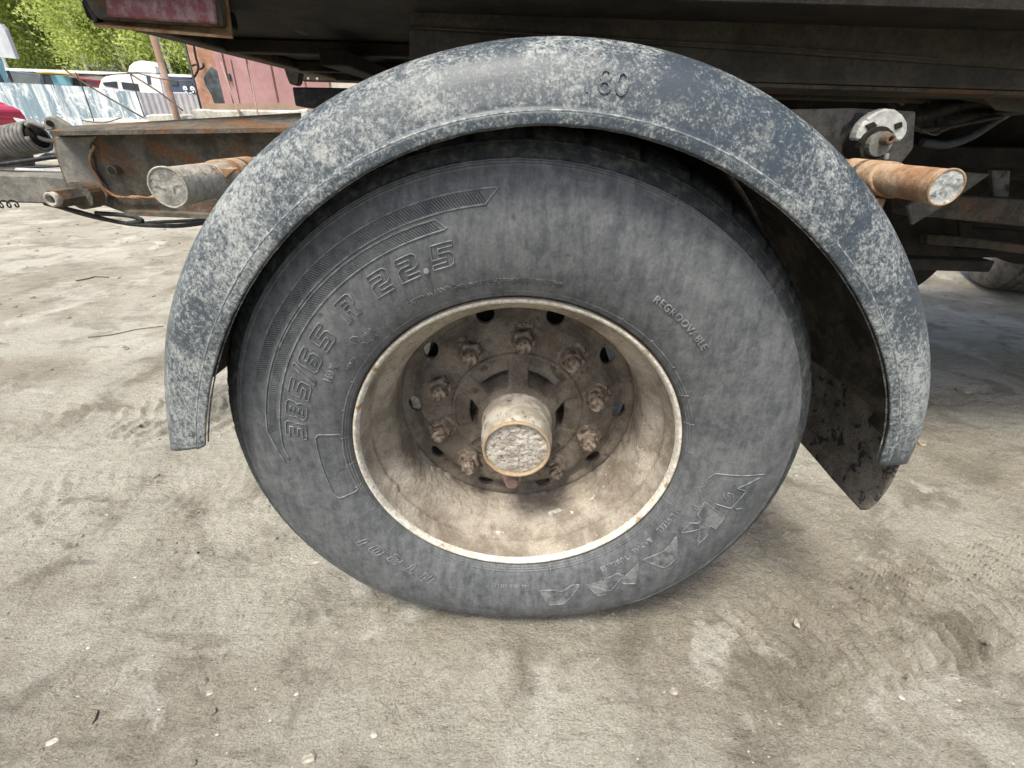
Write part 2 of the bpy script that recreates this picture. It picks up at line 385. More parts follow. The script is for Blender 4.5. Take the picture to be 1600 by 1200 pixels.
H += .012 * np.maximum(0, fbm(P3, 14, 4, 21)) * np.exp(-(((X - .37) / .07) ** 2 + ((Y + .13) / .03) ** 2)) * 3
foot = np.exp(-((X / .30) ** 2 + ((Y - .16) / .24) ** 2) ** 2)
H = H * (1 - foot) - .003 * foot
rim_ = np.exp(-((np.hypot(X / .30, (Y - .16) / .22) - 1.1) / .22) ** 2); H += .008 * rim_ * (1 + 1.6 * fbm(P3, 24, 4, 31))
H = H * np.exp(-(np.maximum(0, np.hypot(X, Y) - 25) / 30) ** 2)
ground = mesh_np('ground', np.stack([X, Y, H], -1).reshape(-1, 3), gridq(len(xs), len(ys)), GRD, kind='structure')
def gh(x, y):
    i = min(max(np.searchsorted(xs, x), 0), len(xs) - 1); j = min(max(np.searchsorted(ys, y), 0), len(ys) - 1); return float(H[i, j])

# ================================================================== TRAILER
T = empty('trailer', (0, 0, 0))
tag(T, 'muddy dump trailer with one big tyre under a dusty grey plastic mudguard', 'trailer')
W = empty('wheel', (0, 0, 0), T)

# ---- tyre
SIDE = dense([(.2915, .016), (.2985, .010), (.3040, .0005), (.312, -.008), (.330, -.0185), (.360, -.0275), (.400, -.0325), (.435, -.0300), (.462, -.0240), (.484, -.0150), (.500, -.006), (.513, .006), (.522, .018), (.5275, .030)], .003, True)
def SY(r): return np.interp(r, SIDE[:, 0], SIDE[:, 1])
def squash(V):
    V = np.array(V, float); z = V[..., 2]
    t = np.clip((.12 - z) / .151, 0, 1)
    V[..., 2] = np.where(z < .12, .12 - t * .117, z)
    bulge = np.exp(-((z - .07) / .09) ** 2) * np.exp(-(V[..., 0] / .22) ** 2)
    side = np.clip((.10 - V[..., 1]) / .13, -1, 1)
    V[..., 1] -= .001 * bulge * side
    return V
crown = dense([(.5275, .030), (.5302, .036), (.5320, .045)], .003)
tread = [(.5325, .045)]
for yc in (.075, .120, .162, .204, .249):
    r_ = .5335 + .0025 * math.cos((yc - .162) / .12)
    tread += [(r_, yc - .007), (r_ - .011, yc - .0045), (r_ - .011, yc + .0045), (r_, yc + .007)]
tread += [(.5325, .279)]
back = [(a, .324 - b) for a, b in SIDE[::-2]]
prof = np.vstack([SIDE, crown[1:], np.array(tread)[1:], [(.531, .288)], np.array(back)])
# fine raised rings close to the rim and on the upper sidewall
def ring(r, c, h=.0013, w_=.0011): return h * np.exp(-((r - c) / w_) ** 2)
prof_f = []
for r, y in prof:
    prof_f.append((r, y))
add = [(c, SY(c) - .0013) for c in (.3075, .3105, .3135)]
side2 = dense([tuple(p) for p in SIDE], .0011)
yy = side2[:, 1].copy()
for c in (.3056, .3092, .3128): yy -= ring(side2[:, 0], c, .0018, .0011)
for c in (.4835, .4866, .4897): yy -= ring(side2[:, 0], c, .0017, .0010)
yy -= ring(side2[:, 0], .5100, .0010, .0012)
side2[:, 1] = yy
prof = np.vstack([side2, crown[1:], np.array(tread)[1:], [(.531, .288)], np.array(back)])
def tdisp(V, A, R):
    yv = V[..., 1]; n = 42
    ph = (A * n / (2 * np.pi)) % 1
    notch = sstep(.075, .045, np.abs(ph - .5)) * sstep(.511, .519, R) * sstep(.070, .058, yv)
    notch2 = sstep(.10, .06, np.abs((ph + .5) % 1 - .5)) * sstep(.512, .524, R) * sstep(.254, .266, yv)
    sipe = sstep(.05, .03, np.abs((ph * 2) % 1 - .5)) * sstep(.505, .511, R) * sstep(.05, .04, yv) * .6
    nn = fbm(V, 60, 3, 5)
    wear = .0016 * sstep(.505, .53, R) * nn
    dr = -.005 * np.maximum(notch, notch2) - .003 * sipe + wear
    s = (R + dr) / R
    V = V.copy(); V[..., 0] *= s; V[..., 2] = HUB + (V[..., 2] - HUB) * s
    V[..., 1] += np.where(yv < .05, .004 * notch, 0)
    return squash(V)
tyre = lathe('tyre', prof, 1110, RUB, W, tdisp)
def _paint_tyre():
    me = tyre.data; me.materials.append(RUB_DK); me.materials.append(RUB_SH); n = len(prof); idx = np.zeros(len(me.polygons), np.int32)
    rr = (prof[:-1, 0] + prof[1:, 0]) / 2; k = np.array([1 if (r > .525 or (r > .4890 and prof[q, 1] > .06)) else (2 if r > .4890 else 0) for q, r in enumerate(rr)], np.int32)
    idx = np.tile(k, 1110); me.polygons.foreach_set('material_index', idx)
_paint_tyre()

def sp_(ang, r, off=.0):     # point on the near sidewall
    y = SY(r)
    return squash(np.array([r * math.cos(ang), float(y) - off, HUB + r * math.sin(ang)]))
def hit(px, py):             # where a sight line meets the near sidewall -> (angle, radius)
    Yv = -.02
    for _ in range(12):
        p = at(px, py, Yv); r = math.hypot(p[0], p[2] - HUB); Yv = float(SY(r))
        if p[2] < .12 + .003 and False: pass
    # undo the contact squash near the ground
    z = p[2]
    if z < .12:
        z0 = .12 - (.12 - z) / .117 * .151
        r = math.hypot(p[0], z0 - HUB)
        return math.atan2(z0 - HUB, p[0]), r
    return math.atan2(p[2] - HUB, p[0]), r
def ridge(loops, rad, name, mat=None, seg=5, closed=True, maxstep=.006):
    parts = []
    for lp in loops:
        pts = []
        n = len(lp)
        for i in range(n if closed else n - 1):
            a, b = lp[i], lp[(i + 1) % n]; da = b[0] - a[0]
            if da > math.pi: da -= 2 * math.pi
            if da < -math.pi: da += 2 * math.pi
            L = math.hypot(da * a[1], b[1] - a[1]); k = max(1, int(L / maxstep))
            for j in range(k): pts.append(sp_(a[0] + da * j / k, a[1] + (b[1] - a[1]) * j / k, rad * .45))
        if not closed: pts.append(sp_(lp[-1][0], lp[-1][1], rad * .15))
        if len(pts) > 2: parts.append(tubev(pts, rad, seg, closed=closed))
    V, F = merge(parts); return mesh(name, V, F, mat or RUB_LN, W, True)

GL = {
 '3': ([[(0, 10), (5, 10), (6, 9), (6, 6), (5.4, 5), (6, 4), (6, 1), (5, 0), (0, 0), (0, 2), (4, 2), (4, 4), (1, 4), (1, 6), (4, 6), (4, 8), (0, 8)]]),
 '8': ([[(1, 10), (5, 10), (6, 9), (6, 6), (5.4, 5), (6, 4), (6, 1), (5, 0), (1, 0), (0, 1), (0, 4), (.6, 5), (0, 6), (0, 9)], [(2, 6), (4, 6), (4, 8), (2, 8)], [(2, 2), (4, 2), (4, 4), (2, 4)]]),
 '5': ([[(0, 10), (6, 10), (6, 8), (2, 8), (2, 6), (5, 6), (6, 5), (6, 1), (5, 0), (0, 0), (0, 2), (4, 2), (4, 4), (0, 4)]]),
 '6': ([[(6, 10), (1, 10), (0, 9), (0, 1), (1, 0), (5, 0), (6, 1), (6, 5), (5, 6), (2, 6), (2, 8), (6, 8)], [(2, 2), (4, 2), (4, 4), (2, 4)]]),
 '2': ([[(0, 10), (5, 10), (6, 9), (6, 5), (5, 4), (2, 4), (2, 2), (6, 2), (6, 0), (0, 0), (0, 5), (1, 6), (4, 6), (4, 8), (0, 8)]]),
 '0': ([[(1, 10), (5, 10), (6, 9), (6, 1), (5, 0), (1, 0), (0, 1), (0, 9)], [(2, 2), (4, 2), (4, 8), (2, 8)]]),
 '1': ([[(1.6, 10), (4, 10), (4, 0), (2, 0), (2, 8), (1.6, 8)]]),
 'R': ([[(0, 0), (0, 10), (5, 10), (6, 9), (6, 5.5), (5, 4.5), (6, 0), (4, 0), (3.2, 4), (2, 4), (2, 0)], [(2, 6), (4, 6), (4, 8), (2, 8)]]),
 'N': ([[(0, 0), (0, 10), (2, 10), (4, 5), (4, 10), (6, 10), (6, 0), (4, 0), (2, 5), (2, 0)]]),
 'T': ([[(0, 10), (6, 10), (6, 8), (4, 8), (4, 0), (2, 0), (2, 8), (0, 8)]]),
 '/': ([[(0, -1), (3, 11), (5, 11), (2, -1)]]),
 '.': ([[(1.6, 0), (1.6, 2.4), (3.9, 2.4), (3.9, 0)]]),
}
def glyph_loops(ch, ang, rc, hgt, wid, shear=.22):
    out = []
    for lp in GL[ch]:
        o = []
        for x, y in lp:
            u = (x / 6 - .5) * wid + shear * (y / 10 - .5) * hgt; v = (y / 10 - .5) * hgt
            o.append((ang - u / (rc + v), rc + v))
        out.append(o)
    return out
marks = [('3', 465, 672), ('8', 466, 641), ('5', 468, 608), ('/', 474, 582), ('6', 484, 563), ('5', 503, 527), ('R', 541, 480), ('2', 590, 436), ('2', 633, 412), ('.', 661, 413), ('5', 689, 394)]
loops = []; hat = []
for ch, px, py in marks:
    a, r = hit(px, py); hgt = .033; rc = .3845
    if ch == '.':
        V, F = tubev([sp_(a, .3715, -.001), sp_(a, .3715, .0016)], .0042, 12); mesh('raised_character', V, F, RUB_LN, W); continue
    L = glyph_loops(ch, a, rc, hgt, .031 if ch != '/' else .024); ridge(L, .0011, 'raised_character')

loops = []
for ch, px, py in [('N', 667, 903), ('T', 642, 888), ('2', 618, 874), ('0', 589, 860), ('1', 566, 847)]:
    a, r = hit(px, py); ridge(glyph_loops(ch, a, r, .022, .024, .25), .0011, 'raised_character')
def cropc(pts, ox=800, oy=680, k=3.5556): return [hit(ox + x / k, oy + y / k) for x, y in pts]
logo = [
 [(155, 860), (205, 940), (290, 932), (378, 828), (330, 832), (275, 868), (235, 858)],
 [(412, 825), (475, 890), (528, 880), (512, 800), (590, 765), (625, 785), (700, 712), (685, 822), (610, 822), (612, 785), (546, 862)],
 [(725, 690), (850, 640), (912, 562), (915, 680), (850, 735)], [(820, 672), (852, 655), (850, 630)],
 [(1070, 370), (1180, 455), (1130, 520), (1100, 500), (1080, 560), (1025, 610), (1042, 520), (935, 542), (990, 487), (1040, 487), (1050, 465), (1030, 440)],
]
def plate(loop, off=.0011):
    from mathutils.geometry import tessellate_polygon
    co = [Vector((a_ * .37, r_, 0)) for a_, r_ in loop]; tris = tessellate_polygon([co])
    bm = bmesh.new(); vs = [bm.verts.new(c_) for c_ in co]
    for t_ in tris:
        try: bm.faces.new([vs[i] for i in t_])
        except ValueError: pass
    for _ in range(4):
        ed = [e for e in bm.edges if e.calc_length() > .006]
        if not ed: break
        bmesh.ops.subdivide_edges(bm, edges=ed, cuts=1); bmesh.ops.triangulate(bm, faces=bm.faces)
    for v in bm.verts: v.co = sp_(v.co.x / .37, v.co.y, off)
    bmesh.ops.recalc_face_normals(bm, faces=bm.faces)
    me = bpy.data.meshes.new('letter_face'); bm.to_mesh(me); bm.free()
    for p_ in me.polygons: p_.use_smooth = True
    return link('letter_face', me, RUB_PL, W)
for l_ in (logo[0], logo[1], logo[2], logo[4]): plate(cropc(l_))
for l_ in logo[:3]: ridge([cropc(l_)], .0015, 'raised_character')
ridge([cropc(logo[4])], .0015, 'raised_character'); ridge([cropc(logo[3])], .0011, 'raised_character')
horse = [[(1405, 215), (1130, 212), (1080, 245), (1072, 280), (1040, 292), (1050, 370), (1030, 398), (1000, 385), (1022, 418), (1070, 372)],
         [(1170, 325), (1195, 372), (1200, 320), (1230, 330), (1225, 385), (1245, 410), (1280, 405)], [(1375, 235), (1250, 295), (1302, 310), (1215, 405), (1130, 380)]]
ridge([cropc(l) for l in horse], .0012, 'horse_emblem', closed=False)
# blank label frame
ridge([[hit(*q) for q in [(497, 679), (530, 678), (535, 683), (537, 705), (545, 735), (560, 762), (557, 767), (531, 778), (524, 774), (507, 738), (497, 705), (493, 684)]]], .0013, 'blank_frame')
# hatched bands
D = math.radians
def arc(a0, a1, r0, r1=None, n=60):
    r1 = r0 if r1 is None else r1
    return [(D(a0 + (a1 - a0) * i / n), r0 + (r1 - r0) * i / n) for i in range(n + 1)]
rad_ = .0008
ridge([arc(95.2, 150, .4575)[::-1] + [(D(94.6), .4575), (D(96.8), .4405)] + arc(97, 172, .4385, .4335) + [(D(181), .412)]], .0014, 'outer_band_line', closed=False)
ridge([arc(150, 106.2, .4315) + [(D(104.6), .4175)] + arc(105, 176, .4165, .4095) + [(D(180), .403)]], .0013, 'inner_band_line', closed=False)
def hatch(a0, a1, r0, r1, name, pitch=.0042):
    P = []; n = int(D(a1 - a0) * r1 / pitch)
    for i in range(n):
        a = D(a0) + D(a1 - a0) * (i + .5) / n; sk = .010 / r1
        lim0 = r0
        pts = [sp_(a + sk * (t - .5), r0 + (r1 - r0) * t, .0002) for t in (0.03, .5, .97)]
        P.append(tubev(pts, .00075, 4, caps=False))
    V, F = merge(P); o = mesh(name, V, F, RUB_MD, W, True, kind='stuff'); return o
hatch(97.2, 160, .4400, .4560, 'outer_band_ribs'); hatch(106.3, 172, .4165, .4305, 'inner_band_ribs')
# hatching inside the big digits is the fill: tiny ribs clipped by even-odd test
def inside(pt, lps):
    c = False
    for lp in lps:
        n = len(lp)
        for i in range(n):
            (x1, y1), (x2, y2) = lp[i], lp[(i + 1) % n]
            if (y1 > pt[1]) != (y2 > pt[1]) and pt[0] < (x2 - x1) * (pt[1] - y1) / (y2 - y1) + x1: c = not c
    return c
P = []
for ch, px, py in marks:
    if ch in '/.': continue
    a, r = hit(px, py)
    for k in range(9):
        x = (k + .5) * 6 / 9; run = []
        for j in range(41):
            y = j * .25
            if inside((x, y + .01), GL[ch]): run.append(y)
            if (not inside((x, y + .01), GL[ch]) or j == 40) and run:
                if run[-1] - run[0] > .8:
                    pts = []
                    for y_ in (run[0], run[-1]):
                        v = (y_ / 10 - .5) * .033; u = (x / 6 - .5) * .031 + .22 * v; pts.append(sp_(a - u / (.3845 + v), .3845 + v, .0001))
                    P.append(tubev(pts, .00032, 4, caps=False))
                run = []
V, F = merge(P); mesh('digit_ribs', V, F, RUB_MD, W, True, kind='stuff')
# ticks on the bead rings
for a in np.arange(-165, 195, 11.3):
    V, F = tubev([sp_(D(a), r, .0008) for r in (.303, .308, .3135, .3165)], .0010, 4); mesh('tick', V, F, RUB_LN, W, True)
for a in (15, 42, 66):
    V, F = tubev([sp_(D(a), r, .0006) for r in (.482, .487, .493)], .0009, 4); mesh('tick', V, F, RUB_LN, W, True)
# small moulded words with the built-in font
def word(txt, a_mid, r_mid, h, name, depth=.0015, spacing=1.08, sx=1., mat=None, flip=False, bold=0.0, surf=None):
    cu = bpy.data.curves.new('t', 'FONT'); cu.body = txt; cu.size = 1.0; cu.align_x = 'CENTER'; cu.align_y = 'CENTER'
    cu.space_character = spacing; cu.extrude = .5; cu.resolution_u = 2; cu.offset = bold
    ob = bpy.data.objects.new('t', cu); COL.objects.link(ob)
    me = bpy.data.meshes.new_from_object(ob.evaluated_get(bpy.context.evaluated_depsgraph_get()))
    bpy.data.objects.remove(ob); bpy.data.curves.remove(cu)
    me.name = name
    k = h / .72
    for v in me.vertices:
        u = v.co.x * k * sx; t = v.co.y * k; o = (v.co.z + .5) * depth * 1.5 - depth * .2
        v.co = (surf or sp_)(a_mid - u / r_mid, r_mid + t, o)
    me.materials.clear()
    return link(name, me, mat or RUB_LN, W if surf is None else T)
a, r = hit(1067, 503); word('REGROOVABLE', a, r, .0115, 'moulded_word', sx=.98, bold=.018, spacing=1.15)
a, r = hit(517, 583); word('160 K', a, r, .0125, 'moulded_word', sx=.8, bold=.015, spacing=1.1)
a, r = hit(549, 568); word('900KPA', a, r, .007, 'moulded_word', sx=.85)
a, r = hit(674, 459); word('SAFETY WARNING', a, r, .0075, 'moulded_word', sx=.85, bold=.018)
a, r = hit(752, 440); word('SERIOUS INJURY MAY RESULT FROM', a, r, .0042, 'moulded_word', sx=.75)
a, r = hit(748, 447); word('TIRE FAILURE DUE TO UNDERINFLATION', a, r, .0042, 'moulded_word', sx=.68)
a, r = hit(835, 437); word('MOUNTING TIRE ON RIM ONLY BY TRAINED', a, r, .0042, 'moulded_word', sx=.68)
a, r = hit(838, 444); word('PERSONNEL NEVER EXCEED MAX PRESSURE', a, r, .0042, 'moulded_word', sx=.66)
a, r = hit(960, 880); word('TUBELESS', a, r, .0095, 'moulded_word', sx=1.1, bold=.018)
a, r = hit(1003, 852); word('RADIAL', a, r, .009, 'moulded_word', sx=1.1, bold=.018)
a, r = hit(1045, 812); word('ALL STEEL', a, r, .0095, 'moulded_word', sx=1.15, bold=.018)
a, r = hit(800, 892); word('MAX LOAD 4500 KG', a, r, .006, 'moulded_word', sx=.95)
a, r = hit(573, 521); word('11160', a, r, .0065, 'moulded_word', sx=.9)
a, r = hit(584, 530); word('0018R', a, r, .0065, 'moulded_word', sx=.9)
lp = []
for (px, py) in ((555, 531), (570, 540)):
    a, r = hit(px, py); lp.append([(a + .0065 / r * math.cos(t), r + .0065 * math.sin(t)) for t in np.linspace(0, 2 * np.pi, 14)[:-1]])
    word('E', a, r, .0065, 'moulded_word', sx=.8)
ridge(lp, .0007, 'approval_circles', maxstep=.01)

# ---- rim
RP = dense([(.288, .020), (.2968, .014), (.2996, .006), (.2992, .0012), (.2970, -.0018), (.2935, -.0012), (.2905, .004), (.2885, .012), (.2862, .024), (.2830, .036), (.2805, .044), (.2815, .049), (.2795, .055), (.272, .062), (.2630, .070), (.2560, .080), (.2515, .092), (.2500, .105), (.2500, .235), (.256, .25), (.270, .268), (.280, .29), (.289, .318), (.2985, .324)], .0035)
def rdisp(V, A, R):
    V = V.copy(); low = sstep(.1, -.9, np.sin(A)); inner = sstep(.02, .05, V[..., 1])
    cake = (.0010 + .0045 * low) * inner * (fbm(V, 28, 5, 3) * .7 + np.abs(fbm(V, 70, 4, 4)) * .8)
    lump = np.maximum(0, fbm(V, 16, 3, 14) - .22) * .03 * low * inner
    s = (R - cake - lump) / R
    V[..., 0] *= s; V[..., 2] = HUB + (V[..., 2] - HUB) * s
    return V
rim = lathe('rim', RP, 720, RIM, W, rdisp)
rim.data.materials.append(FLANGE); rim.data.materials.append(RIMEDGE)
kk = (RP[:-1] + RP[1:]) / 2; ix = np.array([2 if (y < .0035 and r > .2985) else (1 if (y < .010 or (y < .03 and r > .2925)) else 0) for r, y in kk], np.int32)
rim.data.polygons.foreach_set('material_index', np.tile(ix, 720))
# ---- disc with ten hand holes
DP = dense([(.2495, .200), (.2490, .176), (.2470, .168), (.2430, .168), (.234, .174), (.222, .175), (.208, .168), (.198, .159), (.190, .1555), (.100, .1545)], .004)
def ddisp(V, A, R):
    V = V.copy(); V[..., 1] -= .0022 * (fbm(V, 24, 4, 6) + .8 * np.abs(fbm(V, 70, 3, 7))) * sstep(.2495, .244, R); return V
disc = lathe('disc', DP, 420, MUDM, W, ddisp)
A0 = 144.0
cm = []
for k in range(10):
    a = D(A0 + 36 * k); c = (.2195 * math.cos(a), 0, HUB + .2195 * math.sin(a))
    seg = 20; V = []; F = []
    for yy_ in (.13, .23):
        for i in range(seg):
            t = 2 * math.pi * i / seg; u = .0185 * math.cos(t); v = .0145 * math.sin(t)
            V.append((c[0] + v * math.cos(a) - u * math.sin(a), yy_, c[2] + v * math.sin(a) + u * math.cos(a)))
    F = [tuple(range(seg - 1, -1, -1)), tuple(range(seg, 2 * seg))] + [(i, (i + 1) % seg, seg + (i + 1) % seg, seg + i) for i in range(seg)]
    cm.append((V, F))
V, F = merge(cm); cutter = mesh('cut', V, F, MUDM)
bm = bmesh.new(); bm.from_mesh(cutter.data); bmesh.ops.recalc_face_normals(bm, faces=bm.faces); bm.to_mesh(cutter.data); bm.free()
sol = disc.modifiers.new('s', 'SOLIDIFY'); sol.thickness = .008; sol.offset = -1
bo = disc.modifiers.new('b', 'BOOLEAN'); bo.object = cutter; bo.operation = 'DIFFERENCE'; bo.solver = 'EXACT'
bpy.context.view_layer.update()
me = bpy.data.meshes.new_from_object(disc.evaluated_get(bpy.context.evaluated_depsgraph_get()))
disc.modifiers.clear(); disc.data = me; me.name = 'disc'
bpy.data.objects.remove(cutter)
# ---- hub body with six pockets
HP = dense([(.1405, .156), (.1400, .1475), (.1370, .1435), (.120, .1415), (.108, .139), (.096, .131), (.086, .120), (.078, .110), (.0715, .103), (.069, .100), (.066, .100)], .0020)
def hdisp(V, A, R):
    V = V.copy()
    ph = ((A / (2 * np.pi) * 6) % 1); pa = np.abs(ph - np.round(ph)) * 2 * np.pi / 6
    pk = sstep(.36, .27, pa * (.108 / R) ** .3 + .25 * np.abs(R - .106) / .05 * .3) * sstep(.080, .086, R) * sstep(.131, .126, R)
    V[..., 1] += .055 * pk
    V[..., 1] -= .003 * (np.abs(fbm(V, 40, 4, 9)) + .5 * fbm(V, 18, 3, 2)) * sstep(.140, .135, R) * (1 + sstep(.11, .13, R))
    crack = np.exp(-((R - .1335) / .0015) ** 2) * 0
    return V
lathe('hub', HP, 360, MUDM, W, hdisp)
lathe('hub_edge_ring', [(.1440, .1560), (.1440, .1515), (.1418, .1512), (.1412, .1560)], 120, NUTM, W)  # muddy rusty ring around the hub flange
CP = dense([(.0715, .106), (.0715, .098), (.0700, .094), (.0690, .090), (.0688, .050), (.0680, .036), (.0655, .024), (.0635, .0155), (.0625, .0130)], .003)
lathe('hub_cap', CP, 120, CAP, W, lambda V, A, R: V - .0012 * np.abs(fbm(V, 60, 3, 4))[..., None] * np.array([0, 1, 0]))
lathe('cap_rim', dense([(.0640, .0200), (.0640, .0125), (.0625, .0105), (.0600, .0105), (.0585, .0130), (.0580, .0200)], .002), 120, CAPRUST, W,
      lambda V, A, R: V + .0006 * fbm(V, 90, 3, 4)[..., None])
lathe('cap_mud', dense([(.0590, .0175), (.0001, .0160)], .0013), 160, MUDP, W,
      lambda V, A, R: V - np.stack([0 * R, (.0045 * np.abs(fbm(V, 75, 4, 4)) + .003 * fbm(V, 30, 3, 8)) * sstep(.0595, .054, R), 0 * R], -1))
# ---- lug nuts
def nutmesh(seed, mat, nm='lug_nut'):
    pr = dense([(.0255, .005), (.0250, -.004), (.0225, -.007), (.0185, -.0085), (.0180, -.018), (.0165, -.028), (.0150, -.0300), (.0118, -.0310), (.0112, -.036), (.0108, -.048), (.0085, -.0510), (.0001, -.0500)], .0022)
    seg = 48; V, A, R = lathev(pr, seg, cz=0, a0=0)
    hexf = 1 / np.cos(((A + seed) % (np.pi / 3)) - np.pi / 6) * .93
    isn = sstep(.0145, .016, R) * sstep(.0215, .019, R)
    f = 1 + (hexf - 1) * isn
    off = np.array([seed * 1.7, seed * .3, 0])
    q = V + off
    f = f * 1.3 + .16 * fbm(q, 70, 4, 3) + .14 * np.abs(fbm(q, 160, 3, 5)) * (R > .002)
    V[..., 0] *= f; V[..., 2] *= f; V[..., 1] -= .002 * fbm(q, 90, 3, 6)
    me = bpy.data.meshes.new(nm)
    me.from_pydata([tuple(v) for v in V.reshape(-1, 3)], [], [tuple(int(i) for i in q_) for q_ in gridq(seg, len(pr), True)[:, ::-1]])
    me.polygons.foreach_set('use_smooth', [True] * len(me.polygons)); me.materials.append(mat); return me
nms = [nutmesh(s, NUTM) for s in (1, 2, 3, 4)]; pinkn = nutmesh(5, NUTP)
for k in range(10):
    a = math.pi / 2 - .0409 - k * math.pi / 5
    o = link('lug_nut', pinkn if k == 5 else nms[k % 4], None, W)
    o.location = (.1675 * math.cos(a), .1545, HUB + .1675 * math.sin(a)); o.rotation_euler = (random.uniform(-.04, .04), random.uniform(0, 6), random.uniform(-.04, .04))
    if k == 5: o['label'] = 'pinkish lug nut at the lowest place below the hub cap'
# ---- brake drum and axle behind
lathe('brake_drum', [(.02, .196), (.212, .197), (.217, .205), (.218, .30), (.222, .34), (.19, .345), (.02, .35)], 72, DARKST, W)
V, F = boxv((-.07, .35, HUB - .07), (.07, 2.10, HUB + .07)); mesh('axle', V, F, DARKST, T)

# ---- mudguard (swept section, real thickness)
oa = np.radians([2.0, 16.7, 25.7, 36.8, 49.4, 60.6, 69.9, 78.6, 87.4, 95, 103.8, 113.7, 126, 139.5, 150.3, 160.7, 172.9, 179.8])
orr = np.array([.699, .6872, .680, .661, .6460, .6405, .636, .6278, .6190, .6135, .608, .605, .6035, .6050, .6037, .610, .6207, .633])
la = np.radians([3.5, 10.8, 20.3, 31.2, 43.2, 56.9, 67.6, 76.3, 86.7, 97.2, 107.7, 118.4, 127.6, 140, 154.5, 166, 175.8])
lr = np.array([.599, .5935, .5885, .569, .551, .5400, .5390, .535, .5264, .5190, .5136, .5055, .501, .496, .4957, .508, .522])
po = np.polynomial.chebyshev.Chebyshev.fit(oa, orr, 7); pl = np.polynomial.chebyshev.Chebyshev.fit(la, lr, 7)
NA, YL, YO = 260, -.06, 0.0
# section: (s from lip 0 to crown 1, y)
sec = dense([(0.0, -.0650), (.012, -.0670), (.06, -.0672), (.12, -.0670), (.145, -.0660), (.165, -.0635), (.20, -.0615), (.26, -.0603), (.40, -.0560), (.56, -.0505), (.70, -.0430), (.82, -.0310), (.91, -.0160), (.968, .0010), (1.0, .025)], .02, True)
secb = [(1.0, y) for y in (.05, .09, .14, .19, .24, .29, .34, .39, .430, .452)] + [(.985, .460), (.93, .464)]
sec = np.vstack([sec, secb])
A_O = (D(2.9), D(179.3)); A_L = (D(5.6), D(174.2))
def fpt(t, s, y, off=0.):
    # t 0..1 along, interpolate end angles between lip and crown
    ao = A_O[0] + (A_O[1] - A_O[0]) * t; al = A_L[0] + (A_L[1] - A_L[0]) * t
    q = np.clip(s, 0, 1); a = al + (ao - al) * q ** .8
    r = pl(al) * (1 - s) + po(ao) * s
    return np.stack([(r + off * np.clip(s * 1.3 - .3, 0, 1)) * np.cos(a), y - off * (1 - np.clip(s - .6, 0, .4) * 2.5) * (y < .03), HUB + (r + off * np.clip(s * 1.3 - .3, 0, 1)) * np.sin(a)], -1)
tt = np.linspace(0, 1, NA)
TT, SS = np.meshgrid(tt, sec[:, 0], indexing='ij'); YY = np.broadcast_to(sec[:, 1], TT.shape)
V = fpt(TT, SS, YY)
V += (.0012 * fbm(V, 7, 3, 2))[..., None] * np.array([0, 1, 0])
# rim crust and ragged ends
gq = gridq(NA, len(sec))
m = len(sec); keep = []
ysec = sec[:, 1]
i_, j_ = gq[:, 0] // m, gq[:, 0] % m
keep = ~(((tt[i_] > .963) | (tt[i_] < .012)) & (ysec[j_] > .07))
fend = mesh_np('mudguard', V.reshape(-1, 3), gq[keep][:, ::-1], FEN, T)
so = fend.modifiers.new('thick', 'SOLIDIFY'); so.thickness = .0045; so.offset = -1; so.material_offset = 1; so.material_offset_rim = 0
fend.data.materials.append(FEN_IN)
# pale bead painted as the ridge highlight; worn crust along the lip, part of the guard's edge
bc = fpt(np.linspace(.003, .997, 300), np.full(300, .150), np.full(300, -.0652)); V, F = tubev([tuple(p) for p in bc], list(.0009 + .0008 * (1 + fbm(bc, 30, 4, 5))), 6); mesh('highlight_bead', V, F, RIDGE_HI, T, True)
lipc = fpt(np.linspace(.002, .998, 300), np.zeros(300), np.full(300, -.0585))
rn = .0009 + .0012 * np.maximum(0, fbm(lipc, 60, 4, 3) + .25)
V, F = tubev([tuple(p) for p in lipc], list(rn), 6); mesh('edge_crust', V, F, FEN, T, True)
# embossed number on the guard
def fsurf(ang, r, off):
    s = (r - .5264) / (.6190 - .5264); t = (ang - A_O[0]) / (A_O[1] - A_O[0])
    y = float(np.interp(s, sec[:14 * 3, 0], sec[:14 * 3, 1])) if False else float(np.interp(s, [0, .15, .20, .26, .40, .56, .70, .82, .91, .968, 1], [-.065, -.0656, -.0615, -.0603, -.0560, -.0510, -.0430, -.0310, -.0160, .0010, .025]))
    p = fpt(np.array(t), np.array(s), np.array(y)); return (float(p[0]), float(p[1]) - off, float(p[2]))
p = at(935, 147, -.05); ang = math.atan2(p[2] - HUB, p[0]); rr_ = math.hypot(p[0], p[2] - HUB)
word('180', ang, .5700, .026, 'embossed_number', depth=.0014, mat=FEN, surf=fsurf, sx=1.0, bold=-.01)
# rear flap below the guard
def sheet(name, c0, c1, c2, c3, mat, parent, nx=24, nz=24, curve=.0, thick=.004, seed=0):
    c0, c1, c2, c3 = map(np.array, (c0, c1, c2, c3)); V = []
    for i in range(nx):
        for j in range(nz):
            u, v = i / (nx - 1), j / (nz - 1)
            p = (c0 * (1 - u) + c1 * u) * (1 - v) + (c3 * (1 - u) + c2 * u) * v
            p = p + np.array([curve * math.sin(math.pi * v), 0, 0]); V.append(p)
    V = np.array(V); V[:, 0] += .005 * fbm(V, 9, 3, seed); uu = np.repeat(np.linspace(0, 1, nx), nz); vv = np.tile(np.linspace(0, 1, nz), nx); V[:, 1] += .014 * (1 - uu) ** 14 * vv ** 22
    o = mesh_np(name, V, gridq(nx, nz), mat, parent); s = o.modifiers.new('t', 'SOLIDIFY'); s.thickness = thick; s.offset = 0
    return o
